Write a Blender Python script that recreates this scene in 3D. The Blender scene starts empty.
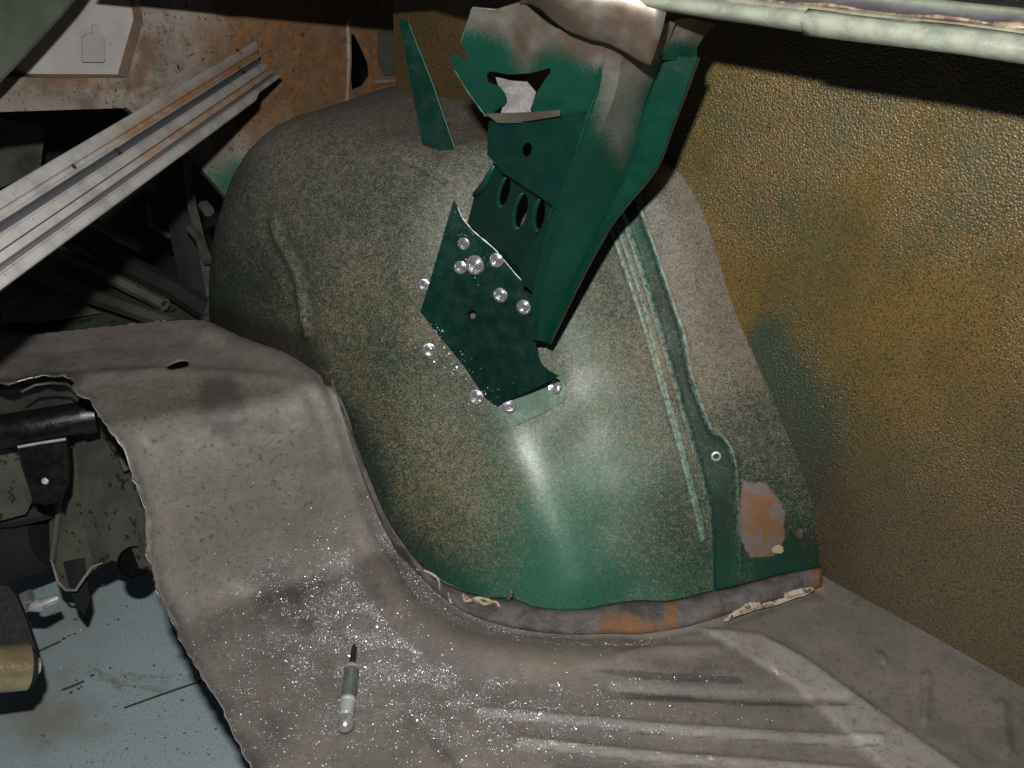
import bpy, bmesh, math, random
import numpy as np
from mathutils import Vector, noise
from mathutils.bvhtree import BVHTree
from mathutils.geometry import delaunay_2d_cdt

random.seed(7); np.random.seed(7)
S = bpy.context.scene
COL = S.collection
R = math.radians

# ---------------------------------------------------------------- camera, world, flash
PITCH = R(34); FPX = 1005.0
CAMP = np.array([0.0, 0.0, 0.8])
cam_d = bpy.data.cameras.new('camera')
cam = bpy.data.objects.new('camera', cam_d); COL.objects.link(cam)
cam.location = CAMP
cam.rotation_euler = (R(90) - PITCH, 0, 0)
cam_d.sensor_width = 36.0; cam_d.lens = FPX / 1024 * 36.0
cam_d.clip_start = 0.01; cam_d.clip_end = 50
S.camera = cam
S.view_settings.view_transform = 'Standard'
S.view_settings.look = 'None'
S.view_settings.exposure = 0.0
S.view_settings.gamma = 1.0

w = bpy.data.worlds.new('World'); S.world = w; w.use_nodes = True
w.node_tree.nodes['Background'].inputs[0].default_value = (0.75, 0.85, 1.0, 1)
w.node_tree.nodes['Background'].inputs[1].default_value = 0.028

fl = bpy.data.lights.new('camera_flash', 'AREA')
fl.shape = 'RECTANGLE'; fl.size = 0.026; fl.size_y = 0.014
fl.energy = 15.2; fl.color = (1.0, 0.97, 0.93)
flo = bpy.data.objects.new('camera_flash', fl); COL.objects.link(flo)
_F = np.array([0, math.cos(PITCH), -math.sin(PITCH)]); _U = np.array([0, math.sin(PITCH), math.cos(PITCH)]); _X = np.array([1.0, 0, 0])
flo.location = CAMP - 0.042 * _X + 0.120 * _U + 0.01 * _F
flo.rotation_euler = (R(90) - PITCH, 0, 0)

# ---------------------------------------------------------------- measuring helpers
TH = R(47)
UU = np.array([-math.sin(TH), math.cos(TH), 0]); VV = np.array([math.cos(TH), math.sin(TH), 0])
ZZ = np.array([0, 0, 1.0])
def ray(u, v): return _F + (u - 512) / FPX * _X + (384 - v) / FPX * _U
def at(u, v, t): return CAMP + ray(u, v) * t
def onz(u, v, z=0.0):
    d = ray(u, v); return CAMP + d * (z - CAMP[2]) / d[2]
def onV(u, v, V):
    d = ray(u, v); return CAMP + d * V / d.dot(VV)
def onU(u, v, U):
    d = ray(u, v); return CAMP + d * U / d.dot(UU)
def W3(U, V, z): return UU * U + VV * V + ZZ * z
def projN(P):
    Q = np.asarray(P) - CAMP
    t = Q @ _F
    return 512 + FPX * (Q @ _X) / t, 384 - FPX * (Q @ _U) / t, t
def sm(a, b, x):
    t = np.clip((np.asarray(x, float) - a) / (b - a), 0, 1); return t * t * (3 - 2 * t)
def polydist(pts, poly, signed=False):
    """distance of many 2D points to a polyline (+ arclength fraction of the nearest point)"""
    pts = np.asarray(pts, float); poly = np.asarray(poly, float)
    best = np.full(len(pts), 1e9); par = np.zeros(len(pts)); side = np.ones(len(pts))
    L = np.r_[0, np.cumsum(np.linalg.norm(np.diff(poly, axis=0), axis=1))]
    for i in range(len(poly) - 1):
        a, b = poly[i], poly[i + 1]; ab = b - a; l2 = ab @ ab
        t = np.clip(((pts - a) @ ab) / l2, 0, 1)
        q = a + t[:, None] * ab; dd = np.linalg.norm(pts - q, axis=1)
        cr = ab[0] * (pts[:, 1] - a[1]) - ab[1] * (pts[:, 0] - a[0])
        m = dd < best
        best[m] = dd[m]; par[m] = (L[i] + t[m] * math.sqrt(l2)) / L[-1]; side[m] = np.sign(cr[m])
    return (best, par, side) if signed else (best, par)
def inpoly(pts, poly):
    pts = np.asarray(pts, float); poly = np.asarray(poly, float)
    x, y = pts[:, 0], pts[:, 1]; r = np.zeros(len(pts), bool); j = len(poly) - 1
    for i in range(len(poly)):
        xi, yi = poly[i]; xj, yj = poly[j]
        c = ((yi > y) != (yj > y)) & (x < (xj - xi) * (y - yi) / (yj - yi + 1e-12) + xi)
        r ^= c; j = i
    return r
def softpoly(pts, poly, width):
    """1 inside a polygon fading to 0 outside over width"""
    cl = np.vstack([poly, poly[:1]])
    d, _ = polydist(pts, cl); ins = inpoly(pts, poly)
    sd = np.where(ins, d, -d)
    return sm(-width / 2, width / 2, sd)
def smooth_line(pts, n):
    """Catmull-Rom resample"""
    P = [np.asarray(p, float) for p in pts]; P = [2 * P[0] - P[1]] + P + [2 * P[-1] - P[-2]]
    out = []; m = len(P) - 3
    for k in range(n):
        s = k / (n - 1) * m; i = min(int(s), m - 1); t = s - i
        a, b, c, d = P[i:i + 4]
        out.append(0.5 * ((2 * b) + (-a + c) * t + (2 * a - 5 * b + 4 * c - d) * t * t + (-a + 3 * b - 3 * c + d) * t ** 3))
    return np.array(out)

# ---------------------------------------------------------------- object helpers
def tag(o, label=None, cat=None, group=None, kind=None):
    if label: o['label'] = label
    if cat: o['category'] = cat
    if group: o['group'] = group
    if kind: o['kind'] = kind
    return o
def empty(name, loc, label=None, cat=None, group=None):
    o = bpy.data.objects.new(name, None); COL.objects.link(o); o.location = tuple(loc); o.empty_display_size = .05
    return tag(o, label, cat, group)
def link(name, verts, faces, mat, parent=None, smooth=True, attrs=None, solid=0, off=-1, bevel=0, angle=40):
    me = bpy.data.meshes.new(name)
    V = np.asarray(verts, float)
    off0 = np.zeros(3)
    if parent is not None: off0 = np.array(parent.location) + (np.array(parent.parent.location) if parent.parent else 0)
    else: off0 = np.array([V[:, 0].mean(), V[:, 1].mean(), V[:, 2].min()])
    me.from_pydata([tuple(p) for p in (V - off0)], [], [tuple(int(i) for i in f) for f in faces])
    me.update()
    o = bpy.data.objects.new(name, me); COL.objects.link(o)
    if parent is not None: o.parent = parent
    else: o.location = tuple(off0)
    me.materials.append(mat)
    if smooth: me.polygons.foreach_set('use_smooth', [True] * len(me.polygons))
    if smooth and angle: me.set_sharp_from_angle(angle=R(angle))
    if attrs:
        for k, a in attrs.items():
            at_ = me.attributes.new(k, 'FLOAT', 'POINT'); at_.data.foreach_set('value', np.asarray(a, np.float32))
    if solid:
        m = o.modifiers.new('thickness', 'SOLIDIFY'); m.thickness = solid; m.offset = off
        if angle and smooth:
            e_ = o.modifiers.new('crisp', 'EDGE_SPLIT'); e_.split_angle = R(40)
    if bevel:
        m = o.modifiers.new('bevel', 'BEVEL'); m.width = bevel; m.segments = 2; m.limit_method = 'ANGLE'; m.angle_limit = R(35)
    return o
def grid_faces(nu, nv, wrap=False):
    f = []
    for i in range(nu - 1):
        for j in range(nv if wrap else nv - 1):
            j2 = (j + 1) % nv
            f.append((i * nv + j, i * nv + j2, (i + 1) * nv + j2, (i + 1) * nv + j))
    return f
def fan(verts_uvt): return [at(*q) for q in verts_uvt]
def tube(path, rad, n=10, caps=True):
    path = [np.asarray(p, float) for p in path]; m = len(path)
    rads = rad if hasattr(rad, '__len__') else [rad] * m
    V = []; up = None
    for i in range(m):
        d = path[min(i + 1, m - 1)] - path[max(i - 1, 0)]; d = d / np.linalg.norm(d)
        if up is None:
            up = np.cross(d, [0.3, 0.2, 1.0]); up /= np.linalg.norm(up)
        up = up - d * (up @ d); up /= np.linalg.norm(up); b = np.cross(d, up)
        for k in range(n):
            a = 2 * math.pi * k / n
            V.append(path[i] + rads[i] * (math.cos(a) * up + math.sin(a) * b))
    Fc = grid_faces(m, n, True)
    if caps:
        Fc.append(tuple(range(n))[::-1]); Fc.append(tuple((m - 1) * n + k for k in range(n)))
    return V, Fc
def box(c, ax, ay, az):
    """box from centre and three half-axis vectors"""
    V = [c + sx * ax + sy * ay + sz * az for sx in (-1, 1) for sy in (-1, 1) for sz in (-1, 1)]
    return V, [(0, 1, 3, 2), (4, 6, 7, 5), (0, 4, 5, 1), (2, 3, 7, 6), (0, 2, 6, 4), (1, 5, 7, 3)]
def merge(parts):
    V = []; Fc = []
    for v, f in parts:
        o = len(V); V += list(v); Fc += [tuple(i + o for i in q) for q in f]
    return V, Fc
def disc_frame(n):
    n = n / np.linalg.norm(n); a = np.cross(n, [0, 0, 1.0]); a /= np.linalg.norm(a); return n, a, np.cross(n, a)
def lathe(c, n, prof, seg=24):
    n, a, b = disc_frame(np.asarray(n, float)); V = []
    for r, h in prof:
        for k in range(seg):
            t = 2 * math.pi * k / seg; V.append(c + n * h + r * (math.cos(t) * a + math.sin(t) * b))
    return V, grid_faces(len(prof), seg, True)

# ---------------------------------------------------------------- material helpers
class NB:
    def __init__(s, name):
        s.m = bpy.data.materials.new(name); s.m.use_nodes = True; s.t = s.m.node_tree; s.n = s.t.nodes; s.l = s.t.links
        s.b = s.n['Principled BSDF']; s.tc = s.n.new('ShaderNodeTexCoord')
        g = s.n.new('ShaderNodeNewGeometry'); s.pos = g.outputs['Position']
    def put(s, sock, v):
        if hasattr(v, 'is_linked') or isinstance(v, bpy.types.NodeSocket): s.l.new(v, sock)
        elif isinstance(v, (tuple, list)) and len(v) == 3 and sock.type == 'RGBA': sock.default_value = (*v, 1)
        else: sock.default_value = v
    def set(s, **k):
        for a, v in k.items(): s.put(s.b.inputs[a.replace('_', ' ')], v)
    def noise(s, scale, detail=4, rough=.55, dist=0, vec=None, lo=None, hi=None, out='Fac'):
        n = s.n.new('ShaderNodeTexNoise'); n.inputs['Scale'].default_value = scale; n.inputs['Detail'].default_value = detail
        n.inputs['Roughness'].default_value = rough; n.inputs['Distortion'].default_value = dist
        s.l.new(vec or s.pos, n.inputs['Vector'])
        return s.ramp(n.outputs[out], lo, hi) if lo is not None else n.outputs[out]
    def voro(s, scale, feature='F1', vec=None, out='Distance', rnd=1.0):
        n = s.n.new('ShaderNodeTexVoronoi'); n.feature = feature; n.inputs['Scale'].default_value = scale
        n.inputs['Randomness'].default_value = rnd
        s.l.new(vec or s.pos, n.inputs['Vector']); return n.outputs[out]
    def ramp(s, v, lo, hi, a=0.0, b=1.0):
        n = s.n.new('ShaderNodeMapRange'); n.interpolation_type = 'SMOOTHSTEP'
        s.put(n.inputs['Value'], v); n.inputs['From Min'].default_value = lo; n.inputs['From Max'].default_value = hi
        n.inputs['To Min'].default_value = a; n.inputs['To Max'].default_value = b; return n.outputs['Result']
    def math(s, op, a, b=0.0, c=0.0):
        n = s.n.new('ShaderNodeMath'); n.operation = op; s.put(n.inputs[0], a); s.put(n.inputs[1], b); s.put(n.inputs[2], c); return n.outputs[0]
    def mix(s, f, a, b):
        n = s.n.new('ShaderNodeMix'); n.data_type = 'RGBA'; s.put(n.inputs['Factor'], f); s.put(n.inputs[6], a); s.put(n.inputs[7], b); return n.outputs[2]
    def attr(s, name):
        n = s.n.new('ShaderNodeAttribute'); n.attribute_name = name; return n.outputs['Fac']
    def bump(s, h, strength=.3, dist=.001, normal=None):
        n = s.n.new('ShaderNodeBump'); n.inputs['Strength'].default_value = strength; n.inputs['Distance'].default_value = dist
        s.put(n.inputs['Height'], h)
        if normal is not None: s.l.new(normal, n.inputs['Normal'])
        return n.outputs[0]
# ---------------------------------------------------------------- wheel housing shape
KLEAN = .12
UC = 0.70
ARCH = [(0.290, -0.03), (.297, 0), (.313, .063), (.331, .109), (.369, .169), (.409, .227), (.447, .283), (.479, .341), (.513, .390), (.552, .416),
        (.60, .426), (.66, .428), (.73, .422), (.80, .416), (.87, .411), (.945, .403), (1.018, .382), (1.072, .33), (1.112, .25), (1.135, .165), (1.155, .08), (1.16, 0), (1.162, -.03)]
BASEV = np.array([.522, .526, .532, .545, .575, .628, .672, .745, .83, .86])
BASES = np.array([0, .15, .26, .38, .53, .67, .769, .868, 1.0, 1.02])
TOPV = np.array([.522, .527, .535, .552, .575, .61, .65, .70, .83, .86])
TOPS = np.array([0, .28, .48, .66, .82, .93, .985, 1.0, 1.0, 1.0])
LEFTV = np.array([.522, .525, .532, .545, .575, .61, .65, .70, .83, .86])
LEFTS = np.array([0, .34, .62, .77, .88, .935, .97, .99, 1.0, 1.0])
NA, NW = 520, 300
arch = smooth_line(ARCH, NA)
# even out along the arch
L = np.r_[0, np.cumsum(np.linalg.norm(np.diff(arch, axis=0), axis=1))]
q = np.linspace(0, L[-1], NA); arch = np.c_[np.interp(q, L, arch[:, 0]), np.interp(q, L, arch[:, 1])]
ws = np.linspace(0, 1, NW)
# common V for each row, eased so that the rows crowd toward the inner face
Vrow = .522 + (.845 - .522) * (1 - np.sin(ws * math.pi / 2)) ** 1.0
dv = (Vrow - .522)
def curve_s(v, VT, ST):
    # interpolate in a warped coordinate so the round-over stays smooth
    x = np.sqrt(np.clip(v - VT[0], 0, None)); X = np.sqrt(VT - VT[0]); Y = ST
    fine = smooth_line(np.c_[X, Y], 200); return np.interp(x, fine[:, 0], fine[:, 1])
sU = curve_s(Vrow, BASEV, BASES); sZ = curve_s(Vrow, TOPV, TOPS)
sL = curve_s(Vrow, LEFTV, LEFTS)
sU[-1] = 0; sZ[-1] = 0; sL[-1] = 0
bl = sm(.60, .92, arch[:, 0])[None]
du = arch[:, 0] - UC; dz = arch[:, 1]
G = np.zeros((NW, NA, 3))
G[:, :, 0] = UC + (sU[:, None] * (1 - bl) + sL[:, None] * bl) * du[None]
lean = 0.0
G[:, :, 2] = sZ[:, None] * dz[None]
G[:, :, 1] = Vrow[:, None] + 0.02 * sm(.1, .5, G[:, :, 2]) * 0
# the rear inner corner leans back with height
wl = np.exp(-((G[:, :, 0] - .5) / np.where(G[:, :, 0] > .5, .2, .3)) ** 2) * sm(.80, .64, G[:, :, 1]) * KLEAN * (1 - np.exp(-np.clip(G[:, :, 2], 0, 1) / .25)) / .9
G[:, :, 0] += .9 * wl; G[:, :, 1] += .6 * wl
P = G[:, :, 0:1] * UU + G[:, :, 1:2] * VV + G[:, :, 2:3] * ZZ
whV = P.reshape(-1, 3); whF = grid_faces(NW, NA)
# ---------------------------------------------------------------- materials
def metal_paint(name, col, rough=.35, metallic=.35, over=None, dirt=.25, coat=.15):
    k = NB(name)
    c = k.mix(k.noise(9, 5, .6, lo=.35, hi=.7), col, tuple(x * .7 for x in col))
    fine = k.noise(900, 2, .5, lo=.55, hi=.75)
    c = k.mix(k.math('MULTIPLY', fine, .25), c, tuple(min(1, x * 1.8 + .03) for x in col))
    if over:
        f = k.attr('over'); g = k.noise(520, 3, .7); g2 = k.noise(28, 4, .6)
        f2 = k.ramp(k.math('ADD', f, k.math('ADD', k.math('MULTIPLY', k.math('SUBTRACT', g, .5), .9), k.math('MULTIPLY', k.math('SUBTRACT', g2, .5), .5))), .05, .95)
        oc = k.mix(k.noise(14, 4, .6, lo=.4, hi=.62), over[0], over[1])
        c = k.mix(f2, c, oc)
    d = k.noise(35, 6, .7, lo=.62, hi=.78)
    c = k.mix(k.math('MULTIPLY', d, dirt), c, (.12, .10, .075))
    k.set(Base_Color=c, Metallic=metallic, Roughness=k.ramp(k.noise(70, 5, .6), .3, .7, rough - .07, rough + .14), Coat_Weight=coat, Coat_Roughness=.25)
    k.set(Normal=k.bump(k.noise(260, 3, .6), .12, .0004))
    return k.m
def plain(name, col, rough=.6, metallic=0.0, var=.4, scale=20, bump=.2, speck=None):
    k = NB(name)
    c = k.mix(k.noise(scale, 6, .65, lo=.35, hi=.7), col, tuple(x * (1 - var) for x in col))
    if speck:
        v = k.noise(speck[1], 3, .6, lo=speck[2], hi=speck[2] + .06)
        c = k.mix(v, c, speck[0])
    k.set(Base_Color=c, Metallic=metallic, Roughness=k.ramp(k.noise(scale * 4, 4, .6), .3, .7, max(rough - .1, .05), min(rough + .12, 1)))
    k.set(Normal=k.bump(k.noise(scale * 14, 4, .6), bump, .0008))
    return k.m

M = {}
M['green'] = metal_paint('green_metallic_paint', (.004, .062, .039), .37, .5, over=((.19, .185, .165), (.105, .075, .055)))
M['green_dark'] = metal_paint('darker_green_copy', (.002, .031, .022), .36, .5)  # darker copy of the green; facet shading of the strut put into colour
M['bare'] = plain('bright_drilled_steel', (.55, .55, .57), .26, .9, .2, 200, .0)
M['steel'] = plain('worn_steel', (.55, .56, .57), .40, .45, .4, 60, .3)
M['punch'] = plain('punch_steel', (.17, .20, .18), .34, .5, .35, 120, .3)
M['chrome'] = plain('chromed_ball', (.62, .62, .66), .25, .8, .1, 100, .1)
M['black'] = plain('black_chassis_paint', (.006, .006, .007), .35, 0, .4, 30, .4)
M['blackmat'] = plain('black_rubber', (.010, .010, .010), .7, 0, .4, 60, .4)
M['void'] = plain('unlit_dark_metal', (.022, .022, .023), .6, 0, .5, 12, .4)  # near-black colour stands in for the unlit depth
M['olive'] = plain('olive_primer', (.055, .065, .045), .6, 0, .6, 9, .3, ((.02, .02, .015), 40, .6))
M['frame'] = plain('grey_green_chassis', (.105, .110, .085), .5, 0, .55, 16, .4, ((.03, .02, .01), 60, .6))
M['brass'] = plain('zinc_yellow_sleeve', (.52, .42, .25), .24, .6, .3, 40, .2)
M['alu'] = plain('pale_grey_trim_paint', (.36, .35, .34), .42, .15, .2, 25, .15, ((.05, .03, .02), 90, .70))
M['pocket'] = plain('dull_pocket_paint', (.055, .053, .048), .5, 0, .3, 30, .2)
M['tabpaint'] = plain('pale_green_bare_paint', (.13, .20, .155), .30, .25, .35, 60, .15)
M['hole'] = plain('unlit_hollow', (.003, .003, .003), .8, 0, .2, 30, .1)  # near-black colour stands in for the dark inside a hole
M['hole'].node_tree.nodes['Principled BSDF'].inputs['Specular IOR Level'].default_value = .05
M['straw'] = plain('dry_straw', (.06, .05, .035), .8, 0, .3, 200, .1)

def mk_trim():
    k = NB('rust_streaked_trim')
    r = k.attr('rust')
    n = k.math('MULTIPLY', r, k.noise(22, 5, .7, lo=.30, hi=.52))
    base = k.mix(k.noise(30, 4, .6, lo=.4, hi=.65), (.36, .35, .335), (.26, .255, .25))
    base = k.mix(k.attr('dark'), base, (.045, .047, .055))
    c = k.mix(n, base, k.mix(k.noise(80, 4, .6, lo=.4, hi=.6), (.30, .13, .05), (.26, .17, .09)))
    c = k.mix(k.noise(170, 3, .6, lo=.70, hi=.73), c, (.02, .015, .012))
    k.set(Base_Color=c, Roughness=.42, Metallic=.15, Normal=k.bump(k.noise(400, 4, .6), .2, .0005)); return k.m
M['trim'] = mk_trim()

def mk_housing():
    k = NB('dusty_green_housing')
    dust = k.attr('dust')
    n1 = k.noise(640, 3, .75); n2 = k.noise(14, 5, .65); n3 = k.noise(150, 4, .75)
    f = k.math('ADD', k.math('MULTIPLY', n1, 1.15), k.math('MULTIPLY', n3, .45))
    f = k.math('ADD', f, k.math('MULTIPLY', n2, .24))
    f = k.math('ADD', f, k.math('MULTIPLY', dust, 1.0))       # ~ .93 mean + dust
    spk = k.ramp(f, 1.04, 1.47)
    tan = k.mix(k.noise(500, 3, .7, lo=.40, hi=.58), (.100, .088, .058), (.235, .185, .115))
    tan = k.mix(k.attr('grey'), tan, k.mix(k.noise(420, 3, .6, lo=.42, hi=.6), (.13, .112, .095), (.195, .160, .130)))
    green = k.mix(k.noise(12, 4, .6, lo=.4, hi=.65), (.008, .040, .026), (.013, .026, .019))
    green = k.mix(k.attr('dull'), green, (.020, .030, .024))
    green = k.mix(k.attr('clean_sheen'), green, (.008, .110, .064))
    c = k.mix(spk, green, tan)
    ru = k.attr('rust'); rr = k.math('ADD', ru, k.math('MULTIPLY', k.math('SUBTRACT', k.noise(45, 6, .75), .5), 1.7))
    c = k.mix(k.ramp(rr, .42, .62), c, k.mix(k.noise(38, 4, .6, lo=.42, hi=.56), (.16, .135, .125), (.19, .10, .045)))
    wh = k.math('ADD', k.attr('chip'), k.math('MULTIPLY', k.math('SUBTRACT', k.noise(90, 4, .7), .5), .9))
    c = k.mix(k.ramp(wh, .5, .56), c, (.42, .36, .27))
    cl = k.math('MULTIPLY', k.attr('edge_glint'), k.noise(200, 4, .7, lo=.35, hi=.6))
    c = k.mix(k.math('MULTIPLY', cl, .7), c, (.30, .50, .42))
    c = k.mix(k.math('MULTIPLY', k.attr('foot_dark'), .85), c, (.016, .014, .012))
    rough = k.math('ADD', k.math('MULTIPLY', k.math('SUBTRACT', 1.0, k.attr('gloss')), .20), .33)
    rough = k.math('ADD', rough, k.math('MULTIPLY', k.attr('grey'), .1))
    k.set(Base_Color=c, Roughness=rough, Metallic=k.math('MULTIPLY', k.math('SUBTRACT', 1.0, spk), .25), Coat_Weight=k.math('MULTIPLY', k.attr('gloss'), k.ramp(k.noise(300, 4, .7), .3, .6, .55, 1.0)), Coat_Roughness=.40, Coat_IOR=1.8, Specular_IOR_Level=.38)
    k.set(Normal=k.bump(n1, .22, .0008)); return k.m
M['housing'] = mk_housing()

def mk_wall():
    k = NB('stippled_rusty_quarter')
    v = k.voro(520, 'SMOOTH_F1'); n = k.noise(560, 3, .7); big = k.noise(6, 5, .6); mid = k.noise(120, 5, .85)
    base = k.mix(k.ramp(big, .38, .62), (.140, .090, .022), (.078, .064, .020))
    base = k.mix(k.ramp(mid, .50, .64), base, (.150, .070, .016))
    base = k.mix(k.ramp(n, .48, .60), base, (.026, .028, .012))
    g = k.math('ADD', k.attr('green'), k.math('MULTIPLY', k.math('SUBTRACT', k.noise(30, 5, .7), .5), .6))
    base = k.mix(k.math('MULTIPLY', k.ramp(g, .3, .8), .8), base, (.010, .036, .024))
    base = k.mix(k.math('MULTIPLY', k.attr('grey'), .75), base, k.mix(k.ramp(n, .4, .6), (.10, .085, .06), (.045, .04, .03)))
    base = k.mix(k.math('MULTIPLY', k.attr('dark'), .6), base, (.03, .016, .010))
    vm = k.n.new('ShaderNodeVectorMath'); vm.operation = 'MULTIPLY'; k.l.new(k.pos, vm.inputs[0]); vm.inputs[1].default_value = (1, 1, .12)
    st = k.noise(38, 5, .65, vec=vm.outputs[0]); st2 = k.ramp(st, .52, .72)
    base = k.mix(k.math('MULTIPLY', st2, .14), base, (.17, .11, .035))
    base = k.mix(k.math('MULTIPLY', k.noise(9, 5, .7, lo=.55, hi=.75), .35), base, (.055, .030, .012))
    amp = k.ramp(k.noise(5, 3, .5), .35, .65, .45, 1.15)
    h = k.math('MULTIPLY', k.math('SUBTRACT', k.math('MULTIPLY', n, .6), v), amp)
    k.set(Base_Color=base, Roughness=k.ramp(st, .35, .65, .42, .30), Specular_IOR_Level=.70, Normal=k.bump(h, .90, .0013)); return k.m
M['wall'] = mk_wall()

def mk_floor():
    k = NB('dusty_boot_floor')
    c = k.mix(k.noise(10, 6, .65, lo=.36, hi=.64), (.150, .132, .118), (.110, .098, .088))
    c = k.mix(k.math('MULTIPLY', k.attr('green'), k.noise(24, 4, .6, lo=.2, hi=.6)), c, (.096, .097, .070))
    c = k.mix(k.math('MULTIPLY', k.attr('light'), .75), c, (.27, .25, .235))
    mott = k.noise(150, 5, .8, lo=.50, hi=.64); c = k.mix(k.math('MULTIPLY', mott, .45), c, (.06, .047, .043))
    sp = k.noise(190, 3, .7, lo=.58, hi=.66); c = k.mix(k.math('MULTIPLY', sp, k.attr('green')), c, (.045, .035, .025))
    c = k.mix(k.math('MULTIPLY', k.noise(16, 6, .75, dist=.6, lo=.50, hi=.64), .38), c, (.058, .050, .043))
    c = k.mix(k.math('MULTIPLY', k.noise(27, 6, .75, lo=.56, hi=.68), .40), c, (.165, .115, .072))
    st = k.math('ADD', k.attr('stain_shade'), k.math('MULTIPLY', k.math('SUBTRACT', k.noise(20, 6, .7), .5), .8))
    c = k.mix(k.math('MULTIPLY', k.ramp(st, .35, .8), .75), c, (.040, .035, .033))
    ru = k.math('ADD', k.attr('rust'), k.math('MULTIPLY', k.math('SUBTRACT', k.noise(40, 6, .75), .5), 1.0))
    c = k.mix(k.math('MULTIPLY', k.ramp(ru, .4, .85), .85), c, k.mix(k.noise(60, 5, .7, lo=.4, hi=.62), (.185, .145, .100), (.165, .105, .058)))
    se = k.math('ADD', k.attr('seal'), k.math('MULTIPLY', k.math('SUBTRACT', k.noise(75, 5, .75), .5), 1.2))
    c = k.mix(k.ramp(se, .6, .72), c, (.40, .34, .25))
    sw = k.math('ADD', k.attr('swarf'), k.math('MULTIPLY', k.math('SUBTRACT', k.noise(620, 2, .6), .5), 2.4))
    c = k.mix(k.math('MULTIPLY', k.ramp(sw, .75, 1.15), .8), c, (.30, .30, .31))
    k.set(Base_Color=c, Roughness=k.ramp(k.noise(60, 4, .6), .3, .7, .48, .68), Specular_IOR_Level=.45)
    h = k.math('ADD', k.noise(420, 4, .7), k.math('MULTIPLY', k.noise(45, 5, .6), 2.5))
    k.set(Normal=k.bump(h, .45, .0011)); return k.m
M['floor'] = mk_floor()

def mk_garage():
    k = NB('painted_concrete')
    c = k.mix(k.noise(3.5, 5, .6, lo=.35, hi=.65), (.42, .57, .64), (.39, .50, .53))
    c = k.mix(k.noise(1.7, 4, .6, dist=.4, lo=.53, hi=.72), c, (.27, .24, .18))
    c = k.mix(k.noise(60, 6, .8, dist=1.5, lo=.62, hi=.70), c, (.10, .09, .07))
    c = k.mix(k.noise(240, 4, .8, lo=.42, hi=.75), c, (.24, .30, .30))
    c = k.mix(k.noise(5, 6, .75, dist=1.0, lo=.56, hi=.66), c, (.22, .24, .20))
    c = k.mix(k.noise(28, 3, .5, lo=.715, hi=.73), c, (.75, .8, .8))
    k.set(Base_Color=c, Roughness=.55, Normal=k.bump(k.noise(90, 5, .6), .3, .001)); return k.m
M['garage'] = mk_garage()

def mk_back():
    k = NB('rust_speckled_beige')
    base = k.mix(k.noise(8, 4, .6, lo=.4, hi=.6), (.235, .21, .18), (.18, .155, .13))
    ru = k.math('ADD', k.attr('rust'), k.math('MULTIPLY', k.math('SUBTRACT', k.noise(13, 6, .75), .5), .9))
    c = k.mix(k.ramp(ru, .3, .8), base, k.mix(k.noise(50, 5, .7, lo=.4, hi=.6), (.11, .062, .033), (.18, .085, .030)))
    g = k.math('ADD', k.attr('green'), k.math('MULTIPLY', k.math('SUBTRACT', k.noise(25, 5, .7), .5), .5))
    c = k.mix(k.ramp(g, .35, .9), c, (.020, .11, .065))
    c = k.mix(k.noise(80, 3, .6, lo=.64, hi=.68), c, (.03, .02, .015))
    c = k.mix(k.noise(210, 3, .7, lo=.60, hi=.65), c, (.05, .028, .016))
    c = k.mix(k.noise(20, 5, .7, lo=.45, hi=.7), c, (.11, .08, .055))
    k.set(Base_Color=c, Roughness=.55, Normal=k.bump(k.noise(150, 4, .6), .3, .001)); return k.m
M['back'] = mk_back()

def mk_rail():
    k = NB('pale_green_gutter_paint')
    c = k.mix(k.noise(60, 5, .7, lo=.35, hi=.7), (.20, .22, .17), (.12, .135, .11))
    c = k.mix(k.attr('chan'), c, k.mix(k.noise(40, 5, .7, lo=.4, hi=.6), (.11, .11, .118), (.075, .07, .078)))
    c = k.mix(k.attr('rust'), c, k.mix(k.noise(90, 5, .7, lo=.42, hi=.6), (.085, .055, .045), (.20, .16, .10)))
    c = k.mix(k.attr('black'), c, k.mix(k.noise(160, 5, .8, lo=.60, hi=.68), (.012, .012, .014), (.35, .35, .38)))
    k.set(Base_Color=c, Roughness=.36, Normal=k.bump(k.noise(260, 4, .65), .3, .001)); return k.m
M['rail'] = mk_rail()

def mk_seam():
    k = NB('primer_grey_seam_flange')
    c = k.mix(k.noise(30, 5, .65, lo=.4, hi=.62), (.098, .090, .090), (.048, .040, .037))
    ru = k.math('ADD', k.attr('rust'), k.math('MULTIPLY', k.math('SUBTRACT', k.noise(28, 6, .75), .5), 1.4))
    c = k.mix(k.ramp(ru, .55, .8), c, k.mix(k.noise(70, 4, .7, lo=.4, hi=.6), (.17, .072, .024), (.12, .065, .035)))
    se = k.math('ADD', k.attr('seal'), k.math('MULTIPLY', k.math('SUBTRACT', k.noise(110, 5, .75), .5), 1.5))
    c = k.mix(k.ramp(se, .75, .85), c, (.42, .32, .19))
    k.set(Base_Color=c, Roughness=.55, Normal=k.bump(k.noise(110, 6, .75), .9, .0028)); return k.m
M['seam'] = mk_seam()
M['sealant'] = plain('dried_cream_sealer', (.42, .36, .26), .7, 0, .5, 60, .8, ((.10, .07, .04), 120, .58))

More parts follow.
